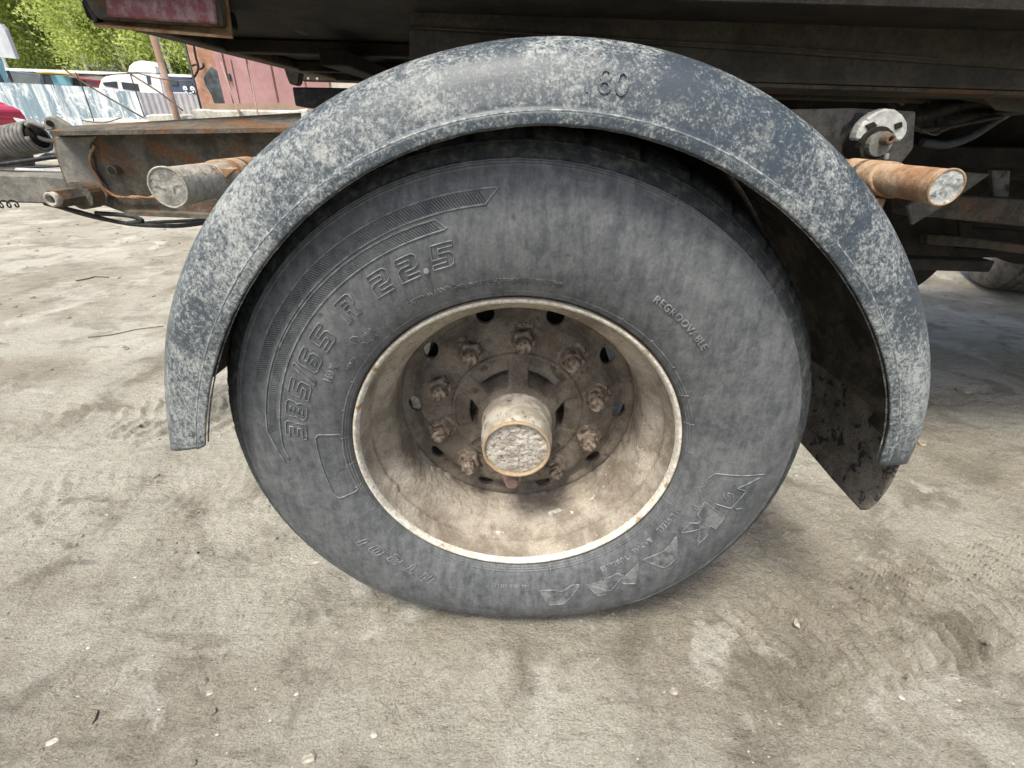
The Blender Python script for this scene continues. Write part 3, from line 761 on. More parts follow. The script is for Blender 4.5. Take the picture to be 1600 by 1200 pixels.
sheet('mud_flap', (.694, .004, .60), (.694, .40, .60), (.700, .40, .377), (.700, .004, .377), FLAP, T, curve=.012, seed=4, nx=60, nz=40)
V, F = tubev([(.690, .012, .585), (.7245, .004, .553), (.731, .002, .553)], .0028, 8); mesh('rivet', V, F, CAPRUST, T)

# ---- support tubes through the guard brackets
def ptube(name, c, R0, y0, y1, mat, endmat, lab, mud=.0):
    nl, seg = 60, 40; V = []
    th = np.linspace(0, 2 * np.pi, seg, endpoint=False); yl = np.linspace(y0, y1, nl)
    TH, YL_ = np.meshgrid(th, yl, indexing='ij'); P = np.stack([c[0] + R0 * np.cos(TH), YL_, c[1] + R0 * np.sin(TH)], -1)
    n = fbm(P, 30, 4, 3) * mud; P[..., 0] += n * np.cos(TH); P[..., 2] += n * np.sin(TH); P[..., 1] += (fbm(P, 60, 3, 6) * mud * 1.0) * (YL_ < y0 + .002)
    o = mesh_np(name, P.reshape(-1, 3), gridq(seg, nl, True)[:, ::-1], mat, T); o['label'] = lab
    rings = np.linspace(1, 0.02, 14); TH, RR = np.meshgrid(th, rings, indexing='ij')
    ya = P[:, 0, 1]
    Q = np.stack([c[0] + (P[:, 0, 0:1] - c[0]) * RR, np.broadcast_to(ya[:, None], RR.shape) * RR + (y0) * (1 - RR), c[1] + (P[:, 0, 2:3] - c[1]) * RR], -1)
    Q[..., 1] -= .0015 * np.abs(fbm(Q, 90, 3, 2))
    e = mesh_np('end_cap', Q.reshape(-1, 3), gridq(seg, 14, True)[:, ::-1], endmat, o)
    V, F = tubev([tuple(P[i, 0]) for i in range(seg)], .0016, 6, closed=True); mesh('end_rim', V, F, mat, o, True)
    return o
cl = at(263, 293, -.005); ptube('support_tube', (cl[0], cl[2]), .0248, -.005, .5, TUBEL, TUBEEND2, 'mud caked tube stub left of the wheel', .0014)
cr = at(1478, 293, 0.0); ptube('support_tube', (cr[0], cr[2]), .0220, 0.0, .6, RUSTM, TUBEEND, 'rusty tube stub right of the wheel', .0004)
for c, s in ((cl, 1), (cr, -1)):
    y_ = .11 if s > 0 else .10; R_ = .0272 if s > 0 else .0246
    V, A, R = lathev(dense([(R_ - .003, y_ + .10), (R_, y_ + .10), (R_, y_), (R_ - .004, y_)], .006), 40, cx=c[0], cz=c[2])
    V[..., 1] += .016 * np.cos(A - (.6 if s > 0 else 2.4)) * (V[..., 1] < y_ + .05); V[..., 1] += .004 * fbm(V, 30, 3, 2)
    mesh_np('clamp_ring', V.reshape(-1, 3), gridq(40, V.shape[1], True)[:, ::-1], RUSTM, T)
    box('bracket_tab', (c[0] + s * .012 - .012, y_ - .004, c[2] - .062), (c[0] + s * .012 + .014, y_ + .004, c[2] - .026), RUSTM, T, .002)
slab('bracket_strip', [(322, 258), (350, 262), (372, 262), (345, 288), (338, 285)], .09, .006, RUSTM, T)

# ---- frame rail on the left with end plate
slab('frame_rail', [(79, 207), (86, 240), (93, 262), (106, 302), (128, 316), (165, 322), (195, 333), (310, 337), (480, 335), (480, 198), (300, 203)], .445, .010, RAILM, T, .001)
tl = at(76, 206, .40); tr = at(480, 197, .40)
V, F = [], []
a0 = at(76, 205, .395); a1 = at(470, 199, .395)
k0 = at(104, 197, .56); k1 = at(470, 176, .56)
mesh('rail_flange', [a0, a1, k1, k0, a0 - [0, 0, .008], a1 - [0, 0, .008], k1 - [0, 0, .008], k0 - [0, 0, .008]],
     [(0, 1, 2, 3), (7, 6, 5, 4), (4, 5, 1, 0), (5, 6, 2, 1), (6, 7, 3, 2), (7, 4, 0, 3)], RAILM, T)
b0 = at(193, 330, .415); b1 = at(470, 342, .415)
mesh('lower_flange', [b0, b1, (b1[0], .455, b1[2]), (b0[0], .455, b0[2]), b0 - [0, 0, .009], b1 - [0, 0, .009], (b1[0], .455, b1[2] - .009), (b0[0], .455, b0[2] - .009)],
     [(0, 1, 2, 3), (7, 6, 5, 4), (4, 5, 1, 0), (5, 6, 2, 1), (6, 7, 3, 2), (7, 4, 0, 3)], RAILM, T)
# welded gusset on the rail with crusty edge and a plug hole
slab('gusset_plate', [(84, 214), (92, 255), (108, 298), (128, 312), (150, 318), (166, 318), (170, 300), (150, 270), (143, 245), (140, 226), (150, 212)], .438, .006, GREYST, T, .002)
pts = [at(x, y, .435) for x, y in [(148, 228), (141, 240), (144, 262), (155, 280), (166, 298), (190, 308), (232, 308), (262, 308)]]
V, F = tubev(smoothpts(pts, 5), .0030, 6); V = [v + Vector((0, 0, .004 * float(vn(np.array(v), 140)))) for v in V]; mesh('weld_bead', V, F, BRKT, T, True)
c = at(179, 266, .434); V, F = tubev([(c[0], .425, c[2]), (c[0], .440, c[2])], .0105, 16); mesh('plug', V, F, RAILM, T)
V, F = tubev([(c[0], .424, c[2]), (c[0], .426, c[2])], .008, 16); mesh('plug_hole', V, F, DARKST, T)
# hinge bolt
def lookaty(px, py, Yv): return at(px, py, Yv)
c = at(150, 302, .43); V, F = tubev([(c[0], .385, c[2]), (c[0], .42, c[2])], .028, 24); mesh('washer', V, F, RAILM, T, False)
c2 = at(103, 300, .335); V, F = tubev([(c[0] - .004, .385, c[2]), (c[0] - .004, .332, c[2])], .0185, 6); mesh('hinge_nut', V, F, RAILM, T)
V = []; F = []
pr = [(.0145, .333), (.0145, .322), (.0120, .320), (.0085, .321), (.0080, .345), (.0001, .345)]
lathe('hinge_pin', pr, 28, TUBEL, T, cx=c[0] - .004, cz=c[2])
# drawbar beam
slab('drawbar', [(-160, 268), (60, 274), (105, 277), (112, 302), (128, 322), (60, 318), (-160, 312)], .52, .10, GREYST, T, .004)
# coil spring
def coil(name, p0, p1, R0, r0, turns, mat, parent, spt=18):
    p0 = np.array(p0); p1 = np.array(p1); d = p1 - p0; L = np.linalg.norm(d); d /= L
    a = np.cross(d, [0, 0, 1]); a /= np.linalg.norm(a); b = np.cross(a, d); n = int(turns * spt)
    pts = [p0 + d * L * i / n + (a * math.cos(2 * math.pi * i / spt) + b * math.sin(2 * math.pi * i / spt)) * R0 for i in range(n + 1)]
    V, F = tubev(pts, r0, 6); return mesh(name, V, F, mat, parent, True)
s0 = at(-190, 262, .60); s1 = at(60, 213, .60)
coil('coil_spring', s0, s1, .031, .0052, 42, COILM, T, 22)
V, F = tubev([s0, s1], .026, 12); mesh('spring_core', V, F, DARKST, T, True)
# end loops to the hook
e = [at(x, y, .585) for x, y in [(42, 196), (50, 192), (66, 197), (85, 200)]]; tube('spring_hook', e, .0055, COILM, T)
e = [at(x, y, .60) for x, y in [(48, 204), (58, 214), (72, 219), (90, 221)]]; tube('spring_hook', e, .0050, COILM, T)
slab('spring_lug', [(66, 190), (68, 184), (75, 181), (84, 182), (95, 188), (112, 199), (100, 204), (70, 204)], .56, .014, GREYST, T, .003)
V, F = tubev([at(78, 193, .555), at(78, 193, .559) ], .007, 12); mesh('lug_hole', V, F, DARKST, T)
# hoses
def H_(pix, Yv, r, mat, nm='hose'): return tube(nm, [at(x, y, Yv) for x, y in pix], r, mat, T, 8)
H_([(-60, 262), (0, 257), (40, 252), (80, 246), (130, 243)], .70, .0055, HOSE)
H_([(60, 249), (70, 243), (80, 241), (130, 243)], .72, .0045, HOSE)
H_([(-60, 264), (0, 264), (60, 261), (140, 258)], .75, .0032, HOSE)
H_([(-60, 270), (0, 268), (28, 267.5)], .68, .0065, RAILM, 'hose')
H_([(27, 267), (60, 268), (120, 271)], .68, .0078, SILVER, 'hose_sleeve')
H_([(70, 318), (120, 330), (180, 346), (230, 352), (290, 352), (360, 340)], .60, .0058, HOSE)
H_([(80, 320), (140, 338), (200, 349), (250, 347), (320, 343), (400, 330)], .64, .0048, HOSE)
H_([(150, 333), (200, 337), (222, 345), (200, 349)], .60, .006, HOSE)
s0 = at(-80, 323, .50); s1 = at(28, 318, .50); coil('coiled_cable', s0, s1, .008, .0018, 9, HOSE, T, 14)

# ---- box body above: deck, sills, ribs, outer side
SKY = 1.235
x0b = -.93
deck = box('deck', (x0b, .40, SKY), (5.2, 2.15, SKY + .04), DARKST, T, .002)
box('body_side', (x0b + .02, .46, 1.300), (5.2, .52, 2.1), SILLM, T, .004)
box('body_side', (x0b + .02, 2.15, 1.300), (5.2, 2.21, 2.1), SILLM, T, .004)
box('body_end', (x0b - .03, .46, 1.278), (x0b + .016, 2.21, 2.1), SILLM, T, .004)
# edge channel of the deck end, running away from the camera
V = []
box('end_channel', (x0b - .012, .66, SKY - .030), (x0b + .045, 2.06, SKY - .003), RAILD, T, .004)
for i, y_ in enumerate((.95, 1.45, 1.85)):
    box('deck_rib', (x0b + .05, y_, SKY - .035), (5.1, y_ + .05, SKY - .003), DARKST, T, .003)
for i in range(8):
    xx = -.55 + i * .62
    box('cross_member', (xx, .80, SKY - .075), (xx + .07, 2.1, SKY - .038), DARKST, T, .003)
# sill beam behind the guard: two plates with a welded seam
nx = 120
def beam(name, pix_top, pix_bot, Y0, Y1, mat, seed=0, bow=.004):
    (xt0, yt0), (xt1, yt1) = pix_top; (xb0, yb0), (xb1, yb1) = pix_bot
    V = []; nz = 10
    P00, P01, P10, P11 = at(xt0, yt0, Y1), at(xt1, yt1, Y1), at(xb0, yb0, Y0), at(xb1, yb1, Y0)
    for i in range(nx):
        for j in range(nz):
            u, v = i / (nx - 1), j / (nz - 1); V.append((P00 * (1 - u) + P01 * u) * (1 - v) + (P10 * (1 - u) + P11 * u) * v)
    V = np.array(V); V[:, 1] += bow * fbm(V, 3, 3, seed) + .0012 * fbm(V, 25, 3, seed + 1)
    o = mesh_np(name, V, gridq(nx, nz), mat, T); s = o.modifiers.new('t', 'SOLIDIFY'); s.thickness = .006; s.offset = 0; return o
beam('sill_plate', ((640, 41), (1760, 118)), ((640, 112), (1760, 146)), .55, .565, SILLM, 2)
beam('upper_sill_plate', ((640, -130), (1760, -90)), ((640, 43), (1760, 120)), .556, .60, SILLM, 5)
V, F = tubev([at(x, y, .548) for x, y in smoothpts([(640, 42), (1000, 62), (1250, 76), (1470, 92)], 20)], .0022, 5); mesh('weld_seam', [Vector(v) + Vector((0, 0, .001 * float(vn(np.array(v), 60)))) for v in V], F, SILLM, T, True)
# bottom flange turned back under the sill
q0, q1 = at(640, 113, .548), at(1760, 148, .548)
V = [q0, q1, (q1[0], .66, q1[2] - .004), (q0[0], .66, q0[2] - .004)]; V += [np.array(v) - [0, 0, .007] for v in V]
mesh('sill_flange', V, [(0, 1, 2, 3), (7, 6, 5, 4), (4, 5, 1, 0), (5, 6, 2, 1), (6, 7, 3, 2), (7, 4, 0, 3)], RAILD, T)
box('inner_sill', (at(1180, 150, .72)[0], .72, at(1180, 152, .72)[2]), (5, .78, SKY), SILLM, T, .003)
slab('sill_gusset', [(1490, 120), (1620, 118), (1620, 178), (1560, 172), (1535, 150)], .60, .012, SILLM, T, .003)
slab('lower_lip', [(1205, 130), (1330, 131), (1470, 138), (1545, 150), (1568, 168), (1530, 160), (1450, 148), (1330, 140), (1210, 146)], .64, .006, RAILD, T, .001)
tube('brace_rod', [at(1368, 128, .9), at(1412, 162, .9)], .006, GREYD, T, n=1)
tube('brace_rod', [at(1340, 132, .95), at(1400, 168, .95)], .004, DARKST, T, n=1)
tube('cable', [at(x, y, .8) for x, y in [(1500, 150), (1470, 170), (1450, 190), (1430, 200)]], .003, DARKST, T)
# mounting plate, cover and valve right of the guard
slab('mount_plate', [(1235, 171), (1330, 169), (1432, 174), (1428, 232), (1412, 252), (1398, 266), (1340, 290), (1250, 270)], .52, .010, GREYD, T, .003)
slab('dark_stripe', [(1337, 176), (1349, 176), (1347, 190), (1332, 196), (1320, 205), (1313, 212), (1318, 198), (1332, 187)], .5175, .001, HOSE, T, 0)
cov = slab('cover', [(1338, 219), (1341, 207), (1347, 195), (1357, 184), (1370, 175), (1385, 169.5), (1400, 171), (1412, 180), (1419, 192), (1419, 206), (1413, 217), (1405, 222), (1398, 219), (1393, 208), (1380, 202), (1368, 206), (1357, 214), (1350, 221)], .465, .03, PALEPL, T, .004)
cc = at(1377, 225, .44); V, F = tubev([(cc[0], .455, cc[2]), (cc[0], .515, cc[2])], .033, 24); mesh('valve_boss', V, F, DARKST, T)
V, F = tubev([(cc[0], .44, cc[2]), (cc[0], .47, cc[2])], .024, 20); mesh('valve_collar', V, F, GREYST, T)
cc = at(1393, 218, .42); lathe('valve_nipple', [(.012, .46), (.011, .425), (.0085, .42), (.0045, .421), (.004, .44), (.0001, .44)], 20, RAILM, T, cx=cc[0], cz=cc[2])
slab('valve_ring', [(1352, 196), (1366, 190), (1372, 196), (1358, 204)], .462, .003, DARKST, T, .001)
slab('valve_ring', [(1398, 194), (1410, 190), (1411, 198), (1400, 203)], .462, .003, DARKST, T, .001)
slab('mud_lump', [(1383, 240), (1391, 239), (1390, 248), (1383, 250)], .512, .008, PALEPL, T, .002)
# torn tarpaulin folds
def drape(name, L1, L2, Y1, Y2, mat, seed, amp=.012):
    n1, n2 = 50, 14; A_ = smoothpts([at(x, y, Y1) for x, y in L1], 12); B_ = smoothpts([at(x, y, Y2) for x, y in L2], 12)
    V = []
    for i in range(n1):
        u = i / (n1 - 1); pa = A_[int(u * (len(A_) - 1))]; pb = B_[int(u * (len(B_) - 1))]
        for j in range(n2):
            v = j / (n2 - 1); p = pa * (1 - v) + pb * v + np.array([0, amp * math.sin(v * 9 + u * 5), 0]); V.append(p)
    o = mesh_np(name, np.array(V), gridq(n1, n2), mat, T); s = o.modifiers.new('t', 'SOLIDIFY'); s.thickness = .003; return o
drape('tarpaulin', [(1418, 170), (1460, 160), (1530, 158), (1620, 172)], [(1432, 203), (1462, 208), (1520, 186), (1620, 176)], .70, .66, SILLM, 1)
drape('tarpaulin', [(1425, 205), (1450, 200), (1490, 196), (1560, 180)], [(1428, 198), (1455, 212), (1480, 200), (1560, 184)], .66, .63, RAILD, 3)
tube('hose', [at(x, y, .68) for x, y in [(1440, 222), (1480, 226), (1520, 212), (1560, 186), (1600, 165), (1680, 140)]], .010, HOSE, T)
# chassis members under the deck on the right
slab('side_member', [(1380, 205), (1440, 228), (1700, 232), (1700, 262), (1440, 262), (1380, 262)], 1.0, .06, DARKST, T, .004)
slab('side_member', [(1380, 240), (1700, 225), (1700, 275), (1510, 274), (1380, 268)], 1.25, .06, DARKST, T, .004)
slab('lower_member', [(1420, 300), (1470, 304), (1700, 318), (1700, 364), (1600, 354), (1462, 340), (1420, 338)], .86, .08, RAILD, T, .004)
slab('diagonal_brace', [(1500, 268), (1548, 272), (1500, 306), (1426, 352), (1418, 322)], .80, .012, GREYD, T, .002)
slab('hanger', [(1551, 266), (1580, 266), (1577, 312), (1553, 312)], .92, .02, GREYD, T, .003)
slab('hanger', [(1500, 345), (1520, 348), (1518, 372), (1502, 370)], 1.05, .02, DARKST, T, .003)
slab('link_rod', [(1450, 366), (1500, 369), (1700, 396), (1700, 410), (1540, 389), (1450, 382)], 1.1, .04, RAILD, T, .004)
slab('lower_beam', [(1420, 384), (1620, 392), (1700, 398), (1700, 425), (1585, 412), (1560, 402), (1500, 405), (1430, 420)], 1.3, .05, DARKST, T, .004)
slab('side_member', [(1470, 330), (1760, 340), (1760, 425), (1590, 405), (1520, 398)], 2.0, .06, DARKST, T, .004)  # slab added to block bright ground beyond the gap
slab('link_rod', [(1480, 352), (1560, 358), (1700, 372), (1700, 378), (1560, 366), (1480, 358)], 1.5, .03, DARKST, T, .003)
pr = [(.001, 1.18), (.16, 1.18), (.235, 1.20), (.265, 1.24), (.265, 1.85), (.235, 1.90), (.001, 1.92)]
lathe('air_tank', pr, 48, DARKST, T, cx=1.50, cz=.665)
box('horizon_blocker', (-.1, 1.32, .90), (5.1, 1.38, 1.19), DARKST, T, .003)  # beams added to block the bright horizon behind the underbody
box('horizon_blocker', (-.2, 1.55, .80), (5.1, 1.62, 1.0), DARKST, T, .003)
box('leaf_spring', (.75, .98, .62), (1.7, 1.04, .66), DARKST, T, .004)

# far wheel of the trailer, small: treaded tyre turned towards us
FWc = at(1552, 425, 2.75); fwc = empty('wheel', (4.02, 3.06, .50), T); fwc.rotation_euler = (0, 0, D(62))
pr2 = dense([(.29, .02), (.33, -.02), (.42, -.033), (.49, -.012), (.525, .02)], .02, True).tolist() + [(.535, .045)]
for yc in (.09, .14, .19, .24): pr2 += [(.536, yc - .008), (.524, yc - .005), (.524, yc + .005), (.536, yc + .008)]
pr2 += [(.535, .285)] + [(a, .33 - b) for a, b in dense([(.29, .02), (.33, -.02), (.42, -.033), (.49, -.012), (.525, .02)], .02, True)[::-1]]
TYR2 = dirty('pale dusty tyre', (.14, .125, .10), (.24, .215, .18), 12, .4, .6, rough=.9)
def z2(V, A, R):
    V = V.copy(); V[..., 1] -= .16
    zz = (np.abs(((A * 70 / (2 * np.pi)) % 1) - .5) - .25) * .02; V[..., 1] += np.where(R > .52, zz, 0); V[..., 2] = np.maximum(V[..., 2], -.497); return V
lathe('tyre', pr2, 280, TYR2, fwc, z2, cz=0)
lathe('rim', [(.295, -.13), (.28, -.10), (.25, -.06), (.25, .02), (.08, .02), (.07, -.08), (.001, -.08)], 48, RIM, fwc, cz=0)

# lamp on a rusty bracket at the body corner
LY = .45
slab('lamp_bracket', [(146, 36), (150, 41), (260, 52), (363, 60), (349, -40), (152, -40)], LY + .026, .006, BRKT, T, .001)
mesh('bracket_lip', [at(146, 37, LY + .026), at(363, 60.5, LY + .026), at(363, 60.5, LY - .005), at(148, 42, LY - .005)] + [np.array(at(146, 37, LY + .026)) + [0, 0, .004], np.array(at(363, 60.5, LY + .026)) + [0, 0, .004], np.array(at(363, 60.5, LY - .005)) + [0, 0, .004], np.array(at(148, 42, LY - .005)) + [0, 0, .004]],
     [(3, 2, 1, 0), (4, 5, 6, 7), (0, 1, 5, 4), (1, 2, 6, 5), (2, 3, 7, 6), (3, 0, 4, 7)], BRKT, T)
lamp = slab('lamp', [(122, -30), (132, 0), (150, 28), (158, 30), (250, 37), (346, 42), (346, 38), (338, -30)], LY, .022, RAILM, T, .004)
lamp['label'] = 'dusty red rectangular lamp on a rusty bracket'
slab('lens', [(160, -26), (166, 25), (250, 32), (338, 37), (334, 0), (330, -26)], LY - .012, .012, LENS, lamp, .003)
box('lamp_housing', (at(200, 20, .5)[0] - .1, .512, 1.20), (at(330, 20, .5)[0], .60, 1.232), DARKST, T, .004)
slab('lamp_housing', [(122, -30), (128, 0), (142, 25), (149, 38), (152, 28), (136, 0), (131, -30)], LY + .01, .05, HOSE, T, .001)
# round rubber stop under the deck
cc = at(459, 30, .80); V, F = tubev([cc, cc + np.array([0, .05, 0])], .022, 20); 
lathe('rubber_stop', dense([(.0001, 0), (.012, .002), (.020, .008), (.024, .018), (.024, .06), (.0001, .06)], .004), 24, SILLM, T, cx=cc[0], cz=cc[2], cy=cc[1])
# far side rail of the body with rivets
fr = [at(466, 106, 2.0), at(622, 112, 2.0)]
box('far_rail', (fr[0][0], 2.0, at(500, 127, 2.0)[2]), (fr[1][0] + .5, 2.06, at(500, 107, 2.0)[2]), SILLM, T, .003)
for x in (482, 496, 523, 555):
    p = at(x, 123, 1.995); V, F = tubev([(p[0], 1.99, p[2]), (p[0], 2.0, p[2])], .006, 8); mesh('rivet', V, F, PALEPL, T)
slab('far_hinge', [(443, 105), (470, 106), (466, 130), (462, 134), (452, 131), (447, 118)], 1.9, .05, DARKST, T, .004)
slab('far_rubber_block', [(456, 136), (520, 137), (560, 138), (560, 180), (475, 168), (461, 165)], 1.3, .2, HOSE, T, .004)
slab('underside_slope', [(340, 68), (470, 108), (640, 108), (640, 60), (480, 55)], 1.7, .05, SILLM, T, .004)
# plate added to darken the wheel gap, unseen panel added against sky light and the opposite wheel
box('dark_gap_plate', (-.05, .47, .80), (.60, .485, 1.05), DARKST, T, .002)
box('sky_blocker', (.9, 2.16, .52), (5.2, 2.19, 1.29), DARKST, T, .002)
fw = empty('wheel', (0, 0, 0), T)
lathe('tyre', [(.28, 2.12), (.35, 2.09), (.44, 2.09), (.5, 2.11), (.53, 2.14), (.5, 2.14)][:0] + [(.28, 1.75), (.42, 1.72), (.50, 1.74), (.502, 1.80), (.502, 2.02), (.50, 2.08), (.42, 2.10), (.28, 2.07)], 64, RUB_DK, fw)
lathe('rim', [(.28, 1.76), (.26, 1.80), (.001, 1.82)], 48, RIM, fw)
T_done = True

# ================================================================== small things on the ground
STONE = dirty('pale stone chip', (.36, .34, .29), (.46, .44, .38), 60, .4, .6, rough=.85, bstr=.3)
CLOD = dirty('dry mud clod', (.27, .245, .20), (.40, .37, .31), 60, .4, .6, rough=.95, bstr=.8)
def rockv(seed, flat=.5, n=2, amp=.35):
    bm = bmesh.new(); bmesh.ops.create_icosphere(bm, subdivisions=n, radius=1)
    V = np.array([v.co for v in bm.verts]); V = V * (1 + amp * fbm(V + seed * 3.3, 1.3, 3, seed))[:, None]; V[:, 2] *= flat
    F = [tuple(v.index for v in f.verts) for f in bm.faces]; bm.free(); return V, F
def stone(px, py, size, flat, mat, label, seed, rot=0., asp=1.):
    p = atz(px, py); V, F = rockv(seed, flat, 1, .6)
    c, s = math.cos(rot), math.sin(rot); V = V * [size * asp, size, size]; V = np.stack([V[:, 0] * c - V[:, 1] * s, V[:, 0] * s + V[:, 1] * c, V[:, 2]], -1)
    o = mesh('stone', V, F, mat); o.location = (p[0], p[1], gh(p[0], p[1]) + size * flat * .35)
    tag(o, label, 'stone'); return o
stone(77, 1155, .0065, .4, STONE, 'small white angular stone near the bottom left corner', 1, .5, 1.7)
stone(397, 1070, .0038, .6, STONE, 'tiny white pebble on the dirt below left of the tyre', 2)
stone(462, 1080, .0040, .35, STONE, 'flat pale pebble on the dirt beneath the tyre lettering', 3, 0, 1.3)
stone(490, 871, .0125, .10, CLOD, 'thin flat flake of dry mud beside the tyre left edge', 4, .2, 1.8)
stone(325, 1077, .0055, .25, CLOD, 'low flat pale stone half sunk in dirt', 5, .3, 1.5)
stone(1056, 1072, .0085, .6, CLOD, 'crumbly lump of dry mud right below the tyre', 6, .4, 1.5)
stone(480, 1180, .010, .3, CLOD, 'pale crusty clod at the bottom edge of the dirt', 7, .2, 1.5)
stone(308, 860, .0042, .5, DARKST, 'small dark pebble on bare dirt left of the tyre', 8)
stone(1248, 968, .0065, .15, CLOD, 'slim flat stone lying among the tyre tracks', 9, 1.3, 2.)
def twig(pix, r, label, z=.006):
    pts = [atz(x, y) for x, y in pix]; pts = [(p[0], p[1], gh(p[0], p[1]) + z) for p in pts]
    o = tube('twig', pts, r * .7, RAILM, None, 6, 6); tag(o, label, 'twig')
twig([(138, 528), (175, 524), (215, 516), (256, 512)], .0035, 'thin dark stick lying on dirt left of the mudguard')
twig([(120, 442), (140, 437), (150, 434), (170, 435)], .006, 'short dark broken stick on the bright dirt behind')
# gravel
rocks = [rockv(20 + i, .55, 1, .4) for i in range(6)]; P = []
rng = np.random.default_rng(5)
for i in range(6500):
    x = rng.uniform(-1.5, 1.8) if i < 4800 else rng.uniform(-5, 7); y = (rng.uniform(-.55, 1.2) if i < 4800 else rng.uniform(1.0, 7))
    if abs(x) < .2 and -.05 < y < .4: continue
    s = .0017 * math.exp(rng.normal(0, .6)) * (1 if i < 4800 else 4); V, F = rocks[i % 6]; a = rng.uniform(0, 6.28)
    c, sn = math.cos(a), math.sin(a); Q = V * s; Q = np.stack([Q[:, 0] * c - Q[:, 1] * sn + x, Q[:, 0] * sn + Q[:, 1] * c + y, Q[:, 2] + gh(x, y) + s * .2], -1); P.append((Q, F))
V, F = merge(P); gr = mesh('gravel', V, F, GRD, kind='stuff'); tag(gr, 'fine loose grit and crumbs scattered over the dirt')
P = []
for i in range(1500):
    x = rng.uniform(-1.4, 1.5); y = rng.uniform(-.5, 1.2)
    s = .0011 * math.exp(rng.normal(0, .55)); V, F = rocks[i % 6]; Q = V * [s * 1.5, s, s * .7] + [x, y, gh(x, y) + s * .2]; P.append((Q, F))
V, F = merge(P); gr = mesh('gravel', V, F, STONE, kind='stuff'); tag(gr, 'tiny white grit specks on the dirt')

# ================================================================== BACKGROUND
def solid(name, col, rough=.8, spec=.3):
    return dirty(name, tuple(c * .9 for c in col), tuple(min(1, c * 1.1) for c in col), 4, .35, .65, rough=rough, bstr=.1, fine=30, var=.06, spec=spec)
def fence_mat():
    g = G('peeling zinc fence'); c = g.mix(g.rng(g.noise(1.6, 7, .7, vec=g.coords((3.2, 1, .5), rot=(0, .35, 0)), dist=.8), .44, .60), (.22, .31, .36), (.66, .71, .72))
    c = g.mix(g.rng(g.noise(2.4, 6, .7, dist=1.), .56, .60, 0, .8), c, (.80, .82, .81)); return g.out(c, .5, .2, .5)
FZ = fence_mat(); FG = solid('grey fence sheet', (.42, .41, .42), .6)
FY = 14.0
fence = empty('corrugated_fence', (at(150, 200, FY)[0], FY, 0)); tag(fence, 'tall pale blue grey fence of peeling metal sheets beyond the yard', 'fence')
fence.location = (0, 0, 0)
def corr(name, xa, za, xb, zb, Yv, pitch, mat, parent, depth=.025, zbot=0.0):
    n = max(4, int(abs(xb - xa) / pitch) * 4); V = []
    for i in range(n + 1):
        u = i / n; x = xa + (xb - xa) * u; d = depth if (i // 2) % 2 else 0
        V += [(x, Yv + d, zbot), (x, Yv + d, za + (zb - za) * u), ]
    F = [(2 * i, 2 * i + 2, 2 * i + 3, 2 * i + 1) for i in range(n)]
    o = mesh(name, V, F, mat, parent); s = o.modifiers.new('t', 'SOLIDIFY'); s.thickness = .004; return o
xa = at(-70, 128, FY)[0]; brk = [at(q, 140, FY)[0] for q in (-70, -20, 32, 86, 140, 178, 214)]
for i in range(len(brk) - 1):
    z0 = at([-70, -20, 32, 86, 140, 178, 214][i], [123, 128, 130, 132.5, 135.5, 141, 144][i], FY)[2]; z1 = at([-70, -20, 32, 86, 140, 178, 214][i + 1], [123, 128, 130, 132.5, 135.5, 141, 144][i + 1], FY)[2]
    corr('sheet', brk[i] + .01, z0, brk[i + 1] - .01, z1, FY + (.015 if i % 2 else 0), .42, FZ, fence, .02)
fence2 = empty('corrugated_fence', (0, 0, 0)); tag(fence2, 'short stretch of finely ribbed grey fence beside the rusty pole', 'fence')
corr('sheet', at(214, 144, 15)[0], at(214, 144, 15)[2], at(315, 148, 15)[0], at(315, 149, 15)[2], 15, .16, FG, fence2, .04)
# long low building
WB = solid('pale rendered wall', (.52, .54, .56)); ROOF = solid('white roof edge', (.8, .8, .78)); DK = solid('dark glazing', (.06, .08, .10), .3); DKB = solid('navy board', (.07, .09, .14), .5)
BY = 30.0
hall = empty('low_hall', (0, 0, 0)); tag(hall, 'long low grey hall with a white roof edge behind the fence', 'building')
p0 = at(-80, 104, BY); p1 = at(330, 119, BY)
box('wall', (p0[0], BY, -.2), (p1[0], BY + 8, p0[2] - .25), WB, hall, .0)
V0 = [p0, p1, at(330, 122.5, BY), at(-80, 108, BY)]
mesh('roof_edge', [v - np.array([0, .5, 0]) for v in V0] + [np.array(v) + [0, 9, 0] for v in V0], [(0, 1, 2, 3), (4, 7, 6, 5), (0, 4, 5, 1), (3, 2, 6, 7), (0, 3, 7, 4), (1, 5, 6, 2)], ROOF, hall)
sg = empty('signboard', (0, 0, 0)); tag(sg, 'dark blue board with white phone number above the ribbed fence', 'sign')
SYY = 20.0
slab('board', [(259, 119), (306, 124), (312, 149), (264, 143)], SYY, .1, DKB, sg, 0)
slab('window', [(266, 126), (277, 127), (278, 133), (267, 132)], SYY - .03, .03, DK, sg, 0)
slab('window', [(285, 128), (300, 130), (301, 136), (286, 134)], SYY - .03, .03, DK, sg, 0)
def flat_text(name, txt, loc, size, mat, parent, rx=math.pi / 2, ry=0):
    cu = bpy.data.curves.new('t', 'FONT'); cu.body = txt; cu.size = size; cu.extrude = .01; cu.offset = .01
    ob = bpy.data.objects.new('t', cu); COL.objects.link(ob); me = bpy.data.meshes.new_from_object(ob.evaluated_get(bpy.context.evaluated_depsgraph_get())); bpy.data.objects.remove(ob)
    me.materials.clear(); o = link(name, me, mat, parent); o.location = loc; o.rotation_euler = (rx, ry, 0); return o
flat_text('lettering', '8 800 2', at(288, 146.5, SYY - .05), .36, ROOF, sg)
flat_text('lettering', '_______', at(268, 143.5, SYY - .05), .22, ROOF, sg)
